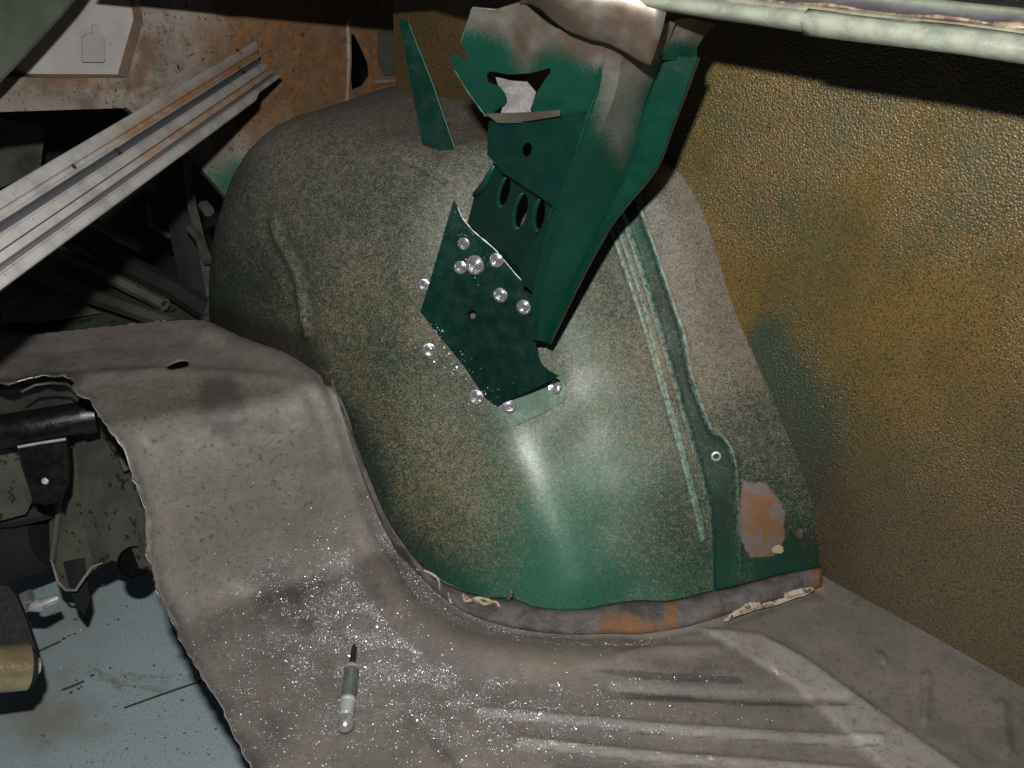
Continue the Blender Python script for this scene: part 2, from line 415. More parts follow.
# ---------------------------------------------------------------- floor height and look
def slope_h(U, V):
    u0 = np.interp(V, [.25, .35, .53, .60], [.745, .735, .655, .62]); u1 = np.interp(V, [.25, .35, .53, .6], [.895, .88, .775, .74])
    return .18 * sm(u0, u1, U)
def base_h(x, y):
    U = x * UU[0] + y * UU[1]; V = x * VV[0] + y * VV[1]
    return slope_h(U, V)
def onfloor(u, v, hf=base_h):
    d = ray(u, v); t0 = .4
    for t in np.linspace(.4, 2.2, 361):
        p = CAMP + d * t
        if p[2] <= hf(p[0], p[1]): break
        t0 = t
    a, b = t0, t
    for _ in range(18):
        m = (a + b) / 2; p = CAMP + d * m
        if p[2] <= hf(p[0], p[1]): b = m
        else: a = m
    return CAMP + d * b
J1 = [(325, 385), (340, 425), (352, 465), (365, 497), (385, 534), (411, 570), (449, 604), (482, 622), (525, 633), (570, 636), (614, 635), (651, 637), (676, 632), (722, 622), (770, 606), (818, 591)]
BERM = [(205, 332), (250, 350), (290, 368), (318, 398), (334, 440), (348, 490), (362, 540), (388, 590), (420, 628), (468, 652), (525, 662), (590, 663), (650, 656), (700, 645)]
J1s = smooth_line(J1, 90); BERMs = smooth_line(BERM, 90)
RIBS = [([(610, 691), (700, 694), (800, 699), (845, 700)], 4.5, -.0045), ([(480, 712), (560, 719), (700, 731), (880, 742)], 4.5, .0055),
        ([(520, 742), (600, 751), (700, 760), (880, 774)], 4.5, .0060), ([(560, 775), (700, 788), (860, 800)], 6, .004), ([(590, 668), (700, 672), (740, 674)], 6, .0018)]
BAND = [(700, 628), (760, 634), (800, 655), (850, 690), (905, 730), (985, 785), (1050, 840), (960, 840), (895, 778), (850, 739), (800, 690), (745, 655)]
EMB = [([(926, 676), (924, 722)], 5), ([(1000, 706), (1006, 750)], 7), ([(880, 655), (884, 662)], 3)]
def floor_detail(pix):
    """extra height over the base and colour masks, for floor points seen at given pixels"""
    n = len(pix); h = np.zeros(n)
    d, pr = polydist(pix, BERMs)
    wdt = np.interp(pr, [0, .3, .55, .8, 1], [10, 14, 24, 21, 14]); amp = np.interp(pr, [0, .25, .5, .85, 1], [.006, .010, .017, .012, .0])
    h += amp * np.exp(-(d / wdt) ** 2 * 1.2)
    dj, pj = polydist(pix, J1s)
    h -= .003 * np.exp(-(dj / 4.5) ** 2)
    # long crease running along the roll
    dc, _ = polydist(pix, smooth_line([(338, 455), (352, 500), (366, 535), (386, 562), (398, 580)], 30)); h += .0025 * np.exp(-(dc / 3.2) ** 2)
    for ln, wd, a in RIBS:
        d2, p2 = polydist(pix, ln); h += a * np.exp(-(d2 / wd) ** 2)
    band = softpoly(pix, BAND, 5); h += .0035 * band
    for ln, wd in EMB:
        d2, _ = polydist(pix, ln); h += .0045 * np.exp(-(d2 / wd) ** 4)
    # shallow press line of the kick-up and dents
    d3, _ = polydist(pix, smooth_line([(-60, 392), (60, 380), (150, 372), (230, 375), (288, 383), (314, 410), (330, 462)], 50)); h += .0035 * np.exp(-(d3 / 5) ** 2)
    d4, _ = polydist(pix, smooth_line([(620, 662), (655, 652), (690, 650), (716, 648)], 20)); h += .004 * np.exp(-(d4 / 5) ** 2)
    d5, _ = polydist(pix, [(440, 735), (490, 790)]); h -= .003 * np.exp(-(d5 / 9) ** 2)
    return h, band, d, pr, dj, pj
def full_h1(x, y):
    b = base_h(x, y); u, v, _ = projN(np.array([[x, y, b]]))
    return float(b + floor_detail(np.c_[u, v])[0][0])
# ---------------------------------------------------------------- generic cut sheet
def cut_sheet(poly, tfun, spacing, holes=(), jitter=0.0):
    """fill a pixel outline with a fine mesh, then set every vertex at its own distance: returns verts, faces, pixels"""
    poly = [tuple(p) for p in poly]; pts = []; edges = []
    def dens(pl):
        out = []
        for i in range(len(pl)):
            a = np.array(pl[i], float); b = np.array(pl[(i + 1) % len(pl)], float)
            m = max(1, int(np.linalg.norm(b - a) / spacing))
            for k in range(m): out.append(a + (b - a) * k / m)
        return out
    loops = [dens(poly)] + [dens(h) for h in holes]
    for lp in loops:
        o = len(pts); m = len(lp); pts += [tuple(q) for q in lp]; edges += [(o + i, o + (i + 1) % m) for i in range(m)]
    P = np.array(poly); x0, y0 = P.min(0); x1, y1 = P.max(0)
    gx, gy = np.meshgrid(np.arange(x0, x1, spacing), np.arange(y0, y1, spacing)); g = np.c_[gx.ravel(), gy.ravel()]
    g = g + (np.random.rand(*g.shape) - .5) * spacing * .3
    ok = inpoly(g, P)
    for lp in loops:
        d, _ = polydist(g, np.vstack([lp, lp[:1]])); ok &= d > spacing * .55
    for h in holes: ok &= ~inpoly(g, np.array(h))
    pts += [tuple(q) for q in g[ok]]
    vo, _, fo, *_ = delaunay_2d_cdt([Vector(q) for q in pts], edges, [], 0, 1e-6)
    vo = np.array([tuple(q) for q in vo]); fo = np.array([tuple(f) for f in fo if len(f) == 3])
    c = vo[fo].mean(1); ok = inpoly(c, P)
    for h in holes: ok &= ~inpoly(c, np.array(h))
    fo = fo[ok]
    # orient toward the camera (pixel y grows downward)
    a, b, cc = vo[fo[:, 0]], vo[fo[:, 1]], vo[fo[:, 2]]
    cr = (b[:, 0] - a[:, 0]) * (cc[:, 1] - a[:, 1]) - (b[:, 1] - a[:, 1]) * (cc[:, 0] - a[:, 0])
    fo[cr > 0] = fo[cr > 0][:, ::-1]
    if callable(tfun): W = np.array([tfun(u, v) for u, v in vo])
    return W, fo, vo
def planeT(a, b, c):
    A = np.array([[q[0], q[1], 1] for q in (a, b, c)], float); k = np.linalg.solve(A, [1 / q[2] for q in (a, b, c)])
    return lambda u, v: at(u, v, 1 / (k[0] * u + k[1] * v + k[2]))
def plate(name, poly, tf, mat, parent=None, holes=(), sp=6, thick=.0014, attrs=None, bevel=0, smooth=True):
    W, Fc, px = cut_sheet(poly, tf, sp, holes)
    at_ = {k: f(px) for k, f in (attrs or {}).items()}
    return link(name, W, Fc, M[mat], parent, smooth, at_, solid=thick, off=-1, bevel=bevel)

# ---------------------------------------------------------------- the setting
V_, F_ = [], []
g = link('garage_floor', [(-4, -2, -.45), (4, -2, -.45), (4, 6, -.45), (-4, 6, -.45)], [(0, 1, 2, 3)], M['garage'], smooth=False); tag(g, kind='structure')

# boot floor with kick-up: outline in plan, cut edge ragged
cut = [(-120, 396), (-30, 386), (0, 386), (10, 390), (22, 384), (45, 380), (68, 381), (77, 386), (72, 392), (78, 398), (94, 404), (97, 414), (110, 431), (122, 447), (128, 462), (133, 476), (140, 496), (146, 516), (148, 540), (147, 556), (153, 568), (156, 590), (165, 609), (172, 622), (180, 640), (192, 661), (203, 678), (212, 692), (221, 706), (228, 724), (236, 738), (243, 754), (251, 770), (270, 800), (300, 860)]
cutf = []
for i in range(len(cut) - 1):
    a, b = np.array(cut[i], float), np.array(cut[i + 1], float); m = max(1, int(np.linalg.norm(b - a) / 3))
    for k in range(m):
        q = a + (b - a) * k / m
        nn = noise.noise(Vector((q[0] * .13, q[1] * .13, 3))) * 3.0 + noise.noise(Vector((q[0] * .5, q[1] * .5, 9))) * 1.6
        t = (b - a) / np.linalg.norm(b - a); cutf.append(q + nn * np.array([-t[1], t[0]]))
inner_edge = [(388, 528), (372, 494), (359, 455), (348, 416), (336, 391)]
far_edge = [(326, 384), (318, 372), (306, 364), (290, 356), (262, 346), (240, 338), (222, 328), (205, 320), (185, 319), (150, 321), (100, 326), (50, 332), (0, 338), (-60, 344), (-130, 352)]
o2 = [onfloor(*q)[:2] for q in cutf] + [np.array(q) for q in [(.12, .30), (.50, .18)]]
o2 += [W3(-.35, .84, 0)[:2], W3(.30, .84, 0)[:2], W3(.50, .84, 0)[:2], W3(.62, .62, 0)[:2]]
o2 += [onfloor(*q)[:2] for q in inner_edge]
o2 += [onfloor(*q)[:2] for q in far_edge]
SC = 1000.0
hole_c = onfloor(178, 366)[:2]
hole = [tuple((hole_c + .013 * math.cos(a) * UU[:2] * .75 + .013 * math.sin(a) * VV[:2] * 1.0) * SC) for a in np.linspace(0, 2 * math.pi, 17)[:-1]]
def fz(x, y): return np.array([x / SC, y / SC, 0])
W, Fc, xy = cut_sheet([tuple(q * SC) for q in o2], fz, 3.8, [hole])
b = np.array([base_h(p[0], p[1]) for p in W])
u, v, _ = projN(np.c_[W[:, :2], b]); pix = np.c_[u, v]
dh, band, dB, pB, dJ, pJ = floor_detail(pix)
nz = np.array([noise.fractal(Vector((p[0] * 9, p[1] * 9, 0)), 1.0, 2.0, 4) for p in W]) * .0018
W[:, 2] = b + dh + nz
# curl the torn rim slightly
cutw = np.array([onfloor(*q)[:2] for q in cutf[::3]]); dcut, _ = polydist(W[:, :2], cutw)
W[:, 2] += .0035 * np.exp(-(dcut / .006) ** 2) * (1 + nz * 300)
a, b_, c = W[Fc[:, 0]], W[Fc[:, 1]], W[Fc[:, 2]]
nzf = np.cross(b_ - a, c - a)[:, 2]; Fc[nzf < 0] = Fc[nzf < 0][:, ::-1]
green = softpoly(pix, [(110, 395), (190, 378), (290, 385), (325, 430), (335, 500), (330, 560), (230, 600), (170, 560), (150, 500)], 60)
stain_shade = .62 * softpoly(pix, [(195, 372), (235, 372), (250, 420), (225, 440), (200, 420)], 30) + .45 * softpoly(pix, [(245, 575), (330, 560), (345, 600), (320, 660), (270, 640)], 50) \
    + .55 * softpoly(pix, [(240, 690), (290, 700), (300, 768), (260, 768)], 40) + .5 * softpoly(pix, [(0, 350), (180, 335), (210, 340), (120, 385), (0, 385)], 25) + .5 * softpoly(pix, [(600, 640), (740, 655), (820, 690), (640, 690)], 50)
stain_shade += .55 * np.exp(-(polydist(pix, [(430, 740), (500, 800)])[0] / 14) ** 2) + .55 * np.exp(-(dcut / .014) ** 2)
for ln_, wd_, a_ in RIBS: stain_shade = stain_shade + .75 * np.exp(-(polydist(pix, np.array(ln_, float) + (0, 7))[0] / 2.6) ** 2)  # shade line below each pressed rib, painted into the floor colour
stain_shade = stain_shade + .5 * np.exp(-(polydist(pix, [(764, 637), (800, 655), (850, 690), (905, 730), (985, 785)])[0] / 4) ** 2) + .7 * np.exp(-(polydist(pix, [(610, 690), (690, 697)])[0] / 3) ** 2) + .35 * softpoly(pix, [(150, 380), (330, 380), (350, 500), (300, 620), (170, 600)], 80)
rust = .52 * np.exp(-(dB / 26) ** 2) * sm(.38, .5, pB) + .7 * np.exp(-(np.hypot(pix[:, 0] - 758, pix[:, 1] - 640) / 26) ** 2) + .75 * np.exp(-(np.hypot(pix[:, 0] - 818, pix[:, 1] - 702) / 11) ** 2) \
    + .6 * np.exp(-(polydist(pix, [(870, 715), (912, 738)])[0] / 7) ** 2) + .45 * softpoly(pix, [(420, 690), (560, 690), (560, 768), (440, 768)], 80) + .5 * softpoly(pix, [(600, 760), (860, 755), (860, 800), (600, 800)], 20) \
    + .3 * softpoly(pix, [(200, 600), (260, 620), (250, 700), (200, 660)], 40)
rust += .9 * np.exp(-(np.hypot(pix[:, 0] - 822, pix[:, 1] - 590) / 9) ** 2)
swarf = .55 * np.exp(-((pix[:, 0] - 365) / 60) ** 2 - ((pix[:, 1] - 620) / 55) ** 2) + .5 * np.exp(-((pix[:, 0] - 450) / 95) ** 2 - ((pix[:, 1] - 690) / 28) ** 2) + .25 * np.exp(-((pix[:, 0] - 330) / 130) ** 2 - ((pix[:, 1] - 670) / 80) ** 2) + .6 * np.exp(-((dJ - 5) / 4) ** 2) * sm(.2, .35, pJ) * sm(.85, .7, pJ) + .5 * np.exp(-(polydist(pix, RIBS[1][0])[0] / 5) ** 2)
swarf *= 1 - .75 * np.exp(-(dB / 17) ** 2) * sm(.3, .45, pB)
seal = .62 * np.exp(-(polydist(pix, [(585, 648), (625, 646), (650, 648)])[0] / 6) ** 2) + .6 * np.exp(-(polydist(pix, [(770, 668), (785, 682), (795, 690)])[0] / 5) ** 2) + .65 * np.exp(-(polydist(pix, [(520, 743), (600, 752), (720, 762)])[0] / 4) ** 2) + .5 * np.exp(-(polydist(pix, [(822, 712), (835, 722)])[0] / 5) ** 2)
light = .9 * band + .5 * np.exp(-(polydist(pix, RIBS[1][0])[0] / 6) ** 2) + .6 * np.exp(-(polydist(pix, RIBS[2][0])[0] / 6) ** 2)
fl_o = link('trunk_floor', W, Fc, M['floor'], None, True, dict(green=green, stain_shade=stain_shade, rust=rust, seal=seal, light=light, swarf=swarf, dark=stain_shade * 0), solid=.0016, off=-1, angle=0)
tag(fl_o, kind='structure')
FBV = BVHTree.FromPolygons([tuple(p) for p in W], [tuple(int(i) for i in f) for f in Fc])
def hitfloor(u, v):
    r = FBV.ray_cast(Vector(CAMP), Vector(ray(u, v)).normalized())
    return (None, None) if r[0] is None else (np.array(r[0]), np.array(r[1]))

te = [onfloor(*q) for q in cutf[4::2]]; te = [np.array([p[0], p[1], p[2] + full_h1(p[0], p[1]) - base_h(p[0], p[1]) + .0030]) for p in te]
V, Fc = tube(te, [.0003 + .0011 * abs(noise.noise(Vector((i * .37, 4, 4)))) for i in range(len(te))], 6); link('torn_edge', V, Fc, M['steel'], fl_o)
# lower rear footwell pan beyond the kick-up
def fw(u, v): return onz(u, v, .03)
pan = plate('footwell_floor', [(-150, 262), (60, 250), (150, 290), (330, 300), (420, 420), (200, 400), (-150, 420)], fw, 'olive', sp=14, thick=.002); tag(pan, kind='structure')

# ---------------------------------------------------------------- quarter panel (the brown stippled wall)
us = np.linspace(-.45, .96, 150); zs = np.linspace(-.02, .66, 90)
gv = []
for zz in zs:
    for q in us: gv.append(W3(q, .817 + .012 * ((zz - .2) / .4) ** 2 + .004 * math.sin(q * 5), zz))
gv = np.array(gv); u, v, t = projN(gv); px = np.c_[u, v]
gg = .95 * np.exp(-((px[:, 0] - 800) / 58) ** 2 - ((px[:, 1] - 440) / 105) ** 2) + .6 * np.exp(-((px[:, 0] - 765) / 30) ** 2 - ((px[:, 1] - 350) / 50) ** 2)
gr = sm(330, 620, px[:, 1]) * .8
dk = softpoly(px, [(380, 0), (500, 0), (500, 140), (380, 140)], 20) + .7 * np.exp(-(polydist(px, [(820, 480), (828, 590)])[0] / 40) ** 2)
qp = link('quarter_panel', gv, [f[::-1] for f in grid_faces(90, 150)], M['wall'], None, True, dict(green=gg, grey=gr, dark=dk), solid=.002, off=-1)
tag(qp, 'large brown rust-stained body side panel with stippled coating right of the dome', 'body panel')

# ---------------------------------------------------------------- wheel housing
root = empty('wheel_housing', W3(.70, .6, 0), 'large domed green wheel arch housing dusted with tan overspray, seam-welded to the floor', 'wheel arch')
u, v, t = projN(whV); px = np.c_[u, v]
Gf = G.reshape(-1, 3)
right = Gf[:, 0] < .66                       # flank toward the boot opening
# displacement along surface normals
P3 = whV.reshape(NW, NA, 3); du_ = np.gradient(P3, axis=1); dw_ = np.gradient(P3, axis=0)
Nn = np.cross(dw_, du_).reshape(-1, 3); Nn /= (np.linalg.norm(Nn, axis=1)[:, None] + 1e-12)
cc = whV - (UU * .7 + VV * .8 + ZZ * .1)
sgn = np.sign((Nn * cc).sum(1)); Nn *= sgn[:, None]
L1a = [(600, 200), (609, 223), (638, 307), (658, 375), (674, 430), (688, 482), (696, 515), (702, 540)]
L1b = [(605, 195), (616, 223), (643, 303), (661, 372), (678, 430), (691, 480), (700, 515), (704, 538)]
L2 = [(612, 180), (623, 214), (641, 269), (657, 320), (673, 375), (684, 412), (695, 452), (706, 492), (711, 518), (714, 560), (716, 615)]
L3 = [(624, 170), (636, 200), (656, 256), (670, 298), (682, 332), (690, 375), (700, 404), (710, 429), (722, 437), (730, 449), (735, 470), (737, 520), (738, 570), (739, 615)]
strip = L2 + L3[::-1]
pd = lambda l: polydist(px, smooth_line(l, 80))[0]
d1a, d1b, d2, d3 = pd(L1a), pd(L1b), pd(L2), pd(L3)
inS = softpoly(px, np.array(strip, float), 3.5) * right
disp = -.006 * inS + right * (.0016 * np.exp(-(d1a / 2.2) ** 2) + .0016 * np.exp(-(d1b / 2.2) ** 2) + .0022 * np.exp(-(d2 / 3) ** 2) + .003 * np.exp(-(d3 / 3) ** 2))
dm = smooth_line([(272, 222), (277, 240), (290, 262), (298, 285), (302, 310), (306, 335)], 40)
dd = polydist(px, dm)[0]; disp += .0028 * np.exp(-(dd / 3.2) ** 2) - .002 * np.exp(-((dd - 9) / 5) ** 2)
dd2 = polydist(px, smooth_line([(410, 162), (425, 170), (444, 182)], 10))[0]; disp -= .003 * np.exp(-(dd2 / 2.5) ** 2)
bl2 = polydist(px, [(455, 130), (480, 128)])[0]
lowf = np.array([noise.fractal(Vector(p * 5), 1.0, 2.0, 3) for p in whV[::1]]) if False else np.array([noise.noise(Vector(p * 6.5)) for p in whV])
disp += .0014 * lowf
rdg = smooth_line([(500, 380), (514, 420), (532, 470), (552, 520), (572, 575)], 40); disp += .0066 * np.exp(-(polydist(px, rdg)[0] / 37) ** 2) * right
disp += .0012 * np.array([noise.noise(Vector(p * 22)) for p in whV])
whV2 = whV + Nn * disp[:, None]
y = px[:, 1]; x = px[:, 0]
dust = .33 - .10 * sm(430, 600, y) * sm(330, 480, x) + .10 * sm(200, 100, y) - .10 * np.exp(-((x - 230) / 50) ** 2 - ((y - 290) / 60) ** 2)
dust += .16 * sm(590, 690, x) * sm(480, 300, y) * (1 - inS) - .14 * inS - .22 * np.exp(-((x - 785) / 45) ** 2 - ((y - 560) / 30) ** 2)
dust -= .10 * np.exp(-((x - 560) / 60) ** 2 - ((y - 590) / 50) ** 2) + .16 * np.exp(-(np.minimum(polydist(px, [(350, 420), (400, 540), (470, 595)])[0], 200) / 16) ** 2)
dust += .10 * np.exp(-((x - 470) / 90) ** 2 - ((y - 480) / 60) ** 2) - .05
grey = np.clip(sm(350, 140, y) * .95 + .75 * sm(560, 700, x) * sm(560, 300, y), 0, 1)
grey = np.clip(grey + .5 * sm(.80, .62, Gf[:, 1]) * 0, 0, 1) * (1 - .7 * inS)
dull = sm(480, 330, x) * .35 + .3 * sm(420, 250, y) * sm(600, 450, x)
rustm = softpoly(px, [(741, 478), (765, 482), (782, 505), (785, 535), (775, 556), (750, 558), (739, 540)], 14) * right + .6 * np.exp(-((x - 799) / 8) ** 2 - ((y - 533) / 8) ** 2)
chip = .85 * np.exp(-((x - 777) / 8) ** 2 - ((y - 549) / 6) ** 2)
edge_glint = np.clip(np.exp(-(d1a / 1.2) ** 2) + .8 * np.exp(-(d1b / 1.1) ** 2) + np.exp(-(d2 / 1.5) ** 2) * .9 + np.exp(-(d3 / 1.6) ** 2) * .9 * sm(480, 420, y) + .35 * np.exp(-(d3 / 2) ** 2), 0, 1) * right * sm(600, 500, y)  # pale highlights painted along the seam edges
edge_glint = np.clip(edge_glint + np.exp(-(polydist(px, [(305, 280), (306, 325)])[0] / 1.2) ** 2) * .12, 0, 1)
allf = np.array(grid_faces(NW, NA))
L3e = np.array([(640, 60)] + L3 + [(739, 700), (1100, 700), (1100, 60)], float)
fc = px[allf].mean(1); outer = inpoly(fc, L3e) & (Gf[allf][:, :, 0].mean(1) < .8) & (Gf[allf][:, :, 1].mean(1) > .6)
foot_dark = softpoly(px, [(200, 300), (262, 318), (306, 330), (318, 352), (334, 384), (352, 440), (335, 440), (300, 395), (200, 380)], 22)  # darkens the left foot of the housing
gloss = np.exp(-(polydist(px, smooth_line([(505, 395), (520, 430), (534, 470), (552, 520), (572, 575)], 40))[0] / 62) ** 2) * right
for f_ in [0]: dust = dust - .06 * gloss + .05 * sm(480, 560, y)
clean_sheen = np.clip(.95 * np.exp(-((x - 560) / 75) ** 2 - ((y - 520) / 95) ** 2) + .35 * sm(520, 600, y), 0, 1)  # cleaner green paint, with the emerald sheen brightened into its colour
att = dict(clean_sheen=clean_sheen, gloss=gloss, foot_dark=foot_dark, dust=dust, grey=grey, dull=dull, rust=rustm, chip=chip, edge_glint=edge_glint)
bvh_all = BVHTree.FromPolygons([tuple(p) for p in whV2], [tuple(int(i) for i in f) for f in allf])
def hith(u, v):
    r = bvh_all.ray_cast(Vector(CAMP), Vector(ray(u, v)).normalized())
    return (None, None) if r[0] is None else (np.array(r[0]), np.array(r[1]) * (1 if np.dot(r[1], ray(u, v)) < 0 else -1))
for nm, sel in (('inner_arch_panel', ~outer), ('outer_arch_panel', outer)):
    ff = allf[sel]; used = np.unique(ff); rm = np.full(len(whV2), -1); rm[used] = np.arange(len(used))
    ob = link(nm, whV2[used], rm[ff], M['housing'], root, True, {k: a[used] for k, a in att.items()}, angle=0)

# seam flange all along the foot of the housing (dark primer band, rusty)
J0 = [(332, 379), (341, 400), (351, 425), (363, 458), (377, 494), (393, 528), (418, 560), (444, 582), (482, 596), (512, 598), (538, 607), (578, 609), (619, 602), (640, 600), (671, 600), (709, 591), (742, 584), (780, 574), (822, 566)]
J1e = [(331, 380), (339, 405), (348, 434), (358, 466), (373, 505), (388, 537), (413, 570), (449, 603), (482, 621), (525, 632), (570, 636), (614, 635), (640, 636), (676, 631), (700, 625), (722, 618), (745, 610), (780, 600), (822, 588)]
n = 170; a0 = smooth_line(J0, n); a1 = smooth_line(J1e, n)
fv = []; K = 9
for i in range(n):
    pf, nf = hitfloor(*a1[i])
    if pf is None: pf = onfloor(*a1[i])
    ph, nh = hith(*a0[i])
    if ph is None or np.linalg.norm(ph - pf) > .06: ph = at(a0[i][0], a0[i][1], (pf - CAMP) @ _F + .004)
    for k in range(K):
        s = k / (K - 1); p = pf * (1 - s) + ph * s
        outw = (CAMP - p); outw /= np.linalg.norm(outw)
        wob = noise.noise(Vector((i * .12, k * .3, 2))) * .0022 + noise.noise(Vector((i * .45, k * .8, 7))) * .0024
        p = p + outw * (.004 * math.sin(math.pi * s) + .0045 * s ** .5 * (1 if k < K - 1 else -.2) + wob * math.sin(math.pi * s) + (.002 if k > 0 else -.003))
        fv.append(p)
fv = np.array(fv); u, v, _ = projN(fv); px2 = np.c_[u, v]
kk = np.tile(np.linspace(0, 1, K), n)
rs = .75 * np.exp(-(np.hypot((px2[:, 0] - 640) / 30, (px2[:, 1] - 628) / 9)) ** 2) + .6 * np.exp(-(np.abs(px2[:, 0] - 672) / 7) ** 2) + .5 * np.exp(-(np.abs(px2[:, 0] - 712) / 12) ** 2) * (1 - kk) + .95 * sm(805, 818, px2[:, 0]) + .25 * softpoly(px2, [(540, 600), (640, 600), (640, 650), (540, 650)], 20) + .33
sl = .75 * np.exp(-(polydist(px2, [(418, 566), (432, 576), (441, 588)])[0] / 2.2) ** 2) + .8 * np.exp(-(polydist(px2, [(462, 597), (480, 601), (498, 606)])[0] / 4) ** 2) + .4 * np.exp(-(polydist(px2, [(650, 612), (660, 614)])[0] / 4) ** 2)
link('seam_flange', fv, [f[::-1] for f in grid_faces(n, K)], M['seam'], root, True, dict(rust=rs, seal=sl), solid=.0015, off=-1, angle=0)
# dried sealer ridges: cracked bead at the right end and strings at the front
def bead(name, pts, r, parent, mat='sealant', on=hitfloor, seed=0, lift=.001):
    ln = smooth_line(pts, max(6, len(pts) * 6)); path = []; rr = []
    for i, q in enumerate(ln):
        p, nn = on(*q)
        if p is None: p = onfloor(*q)
        path.append(p + (CAMP - p) / np.linalg.norm(CAMP - p) * (lift + r * .3)); rr.append(r * (.6 + .7 * abs(noise.noise(Vector((i * .55, seed, 1)))) + .3 * math.sin(math.pi * i / (len(ln) - 1))))
    rr[0] *= .3; rr[-1] *= .3
    V, Fc = tube(path, rr, 7); return link(name, V, Fc, M[mat], parent)
def onflange(u, v):
    p, nn = hitfloor(u, v); q, n2 = hith(u, v)
    if p is None: return q, n2
    if q is None: return p, nn
    return (p, nn) if np.linalg.norm(p - CAMP) < np.linalg.norm(q - CAMP) else (q, n2)
bead('sealer_bead', [(724, 621), (740, 613), (758, 607), (775, 603), (790, 598), (812, 591)], .0030, root, on=onflange, seed=3, lift=.008)
bead('sealer_bead', [(728, 618), (748, 607), (762, 604)], .0035, root, on=onflange, seed=5, lift=.012)
bead('sealer_bead', [(784, 596), (798, 592), (814, 589)], .0035, root, on=onflange, seed=6, lift=.013)
bead('sealer_bead', [(416, 569), (428, 572), (438, 579), (440, 590)], .0013, root, on=onflange, seed=7, lift=.012)
bead('sealer_bead', [(448, 592), (450, 600), (452, 604)], .0011, root, on=onflange, seed=8, lift=.012)
bead('sealer_bead', [(463, 594), (466, 601), (480, 598), (497, 603)], .0018, root, on=onflange, seed=9, lift=.012)
bead('sealer_bead', [(478, 599), (484, 604), (495, 602), (500, 607)], .002, root, on=onflange, seed=11, lift=.012)
bead('sealer_bead', [(507, 600), (511, 594), (510, 589)], .0026, root, 'seam', on=onflange, seed=12, lift=.010)

def drilled(parent, p, nrm, r=.0072, name='drilled_spot'):
    r *= .84; prof = [(r * 1.25, -.0002), (r * 1.2, .0009), (r, .0012), (r * .82, -.0002), (r * .72, .0004), (r * .6, -.0006), (r * .48, .0), (r * .36, -.0008), (r * .22, .0014), (r * .08, .0022), (.0002, .0022)]
    V, Fc = lathe(p, nrm, prof, 22); V = [p + (np.asarray(q) - p) * (1 + .10 * noise.noise(Vector(tuple(np.asarray(q) * 260)))) for q in V]; return link(name, V, Fc, M['bare'], parent, True, angle=25)
for (u, v, r) in [(429, 350, .0075), (476, 397, .0085), (424, 285, .0062), (456, 372, .0025), (433, 362, .002), (466, 411, .0022), (441, 341, .0016)]:
    p, nn = hith(u, v); o = drilled(root, p + nn * .0006, nn, r)
# small hole with screw at the seam strip
p, nn = hith(716, 456); V, Fc = lathe(p, nn, [(.0055, 0), (.005, .0018), (.0035, .0022), (.003, -.0015), (.0003, -.0015)], 16); link('screw', V, Fc, M['steel'], root)
# wax run at the flange peak beside the corner: rusty lump on the floor corner
p, nn = hitfloor(826, 592)
# ---------------------------------------------------------------- boot gutter rail
def strip_extrude(prof, U0, U1, n, fn):
    """sweep a (V, z) profile along the rail"""
    V = []
    for U in np.linspace(U0, U1, n):
        for i, (a, z) in enumerate(prof): V.append(fn(U, a, z, i))
    return V, grid_faces(n, len(prof))
RZ = .633
def railpt(U, V, z, i): return W3(U, V + .0015 * math.sin(U * 14 + i), z * .62 + RZ + .005 - .057 * (min(U, .6) - .17) - .0006 * math.sin(U * 23) + .001 * noise.noise(Vector((U * 18, i * .7, 0))))
rail = empty('gutter_rail', W3(.2, .6, RZ), 'pale grey-green folded gutter rail with cracked seam sealer crossing the top right', 'rail')
tp = [(.630, .010), (.622, .001), (.613, -.0035), (.605, -.001), (.600, .005), (.598, .011), (.601, .016), (.607, .0185), (.614, .0185)]
V, Fc = strip_extrude(tp, -.25, 1.05, 160, railpt)
o = link('tube_edge', V, Fc, M['rail'], rail, True, dict(chan=[0] * len(V), rust=[0] * len(V), black=[0] * len(V)), solid=.0015, off=0, angle=0)
# second overlapping length of the fold (the step in it at right of the bracket)
tp2 = [(.622, -.0015), (.613, -.0055), (.604, -.003), (.5985, .004), (.5965, .011), (.600, .0175), (.606, .0200)]
V, Fc = strip_extrude(tp2, -.25, .31, 90, railpt)
link('lap_joint', V, Fc, M['rail'], rail, True, dict(chan=[0] * len(V), rust=[0] * len(V), black=[0] * len(V)), solid=.001, off=0, angle=0)
cp = [(.606, .0195), (.611, .0215), (.615, .019), (.620, .0165), (.634, .0150), (.646, .0165), (.650, .0215), (.655, .0235), (.660, .0230), (.668, .0200), (.70, .018), (.76, .020), (.83, .024)]
V, Fc = strip_extrude(cp, -.25, 1.05, 160, railpt)
V = np.array(V); ii = np.tile(np.arange(len(cp)), 160)
link('drain_channel', V, Fc, M['rail'], rail, True, dict(chan=((ii >= 2) & (ii <= 5)) * 1.0, rust=(ii <= 1) * .35, black=(ii >= 9) * 1.0), solid=.0015, off=0, angle=0)
sv = []
for U0, U1, r in [(-.10, .16, .0018), (.14, .20, .0034), (.20, .36, .0016), (.02, .07, .0024)]:
    path = [railpt(U, .611, .0235, 0) + ZZ * .0008 * math.sin(U * 90) for U in np.linspace(U0, U1, 40)]
    rr = [max(.0003, r * (.6 + .9 * abs(noise.noise(Vector((q * 40, r * 900, 5)))))) for q in np.linspace(U0, U1, 40)]; rr[0] = rr[-1] = .0002
    V, Fc = tube(path, rr, 7); link('sealer_strip', V, Fc, M['rail'], rail, True, dict(chan=[0] * len(V), rust=[1.0] * len(V), black=[0] * len(V)), angle=0)
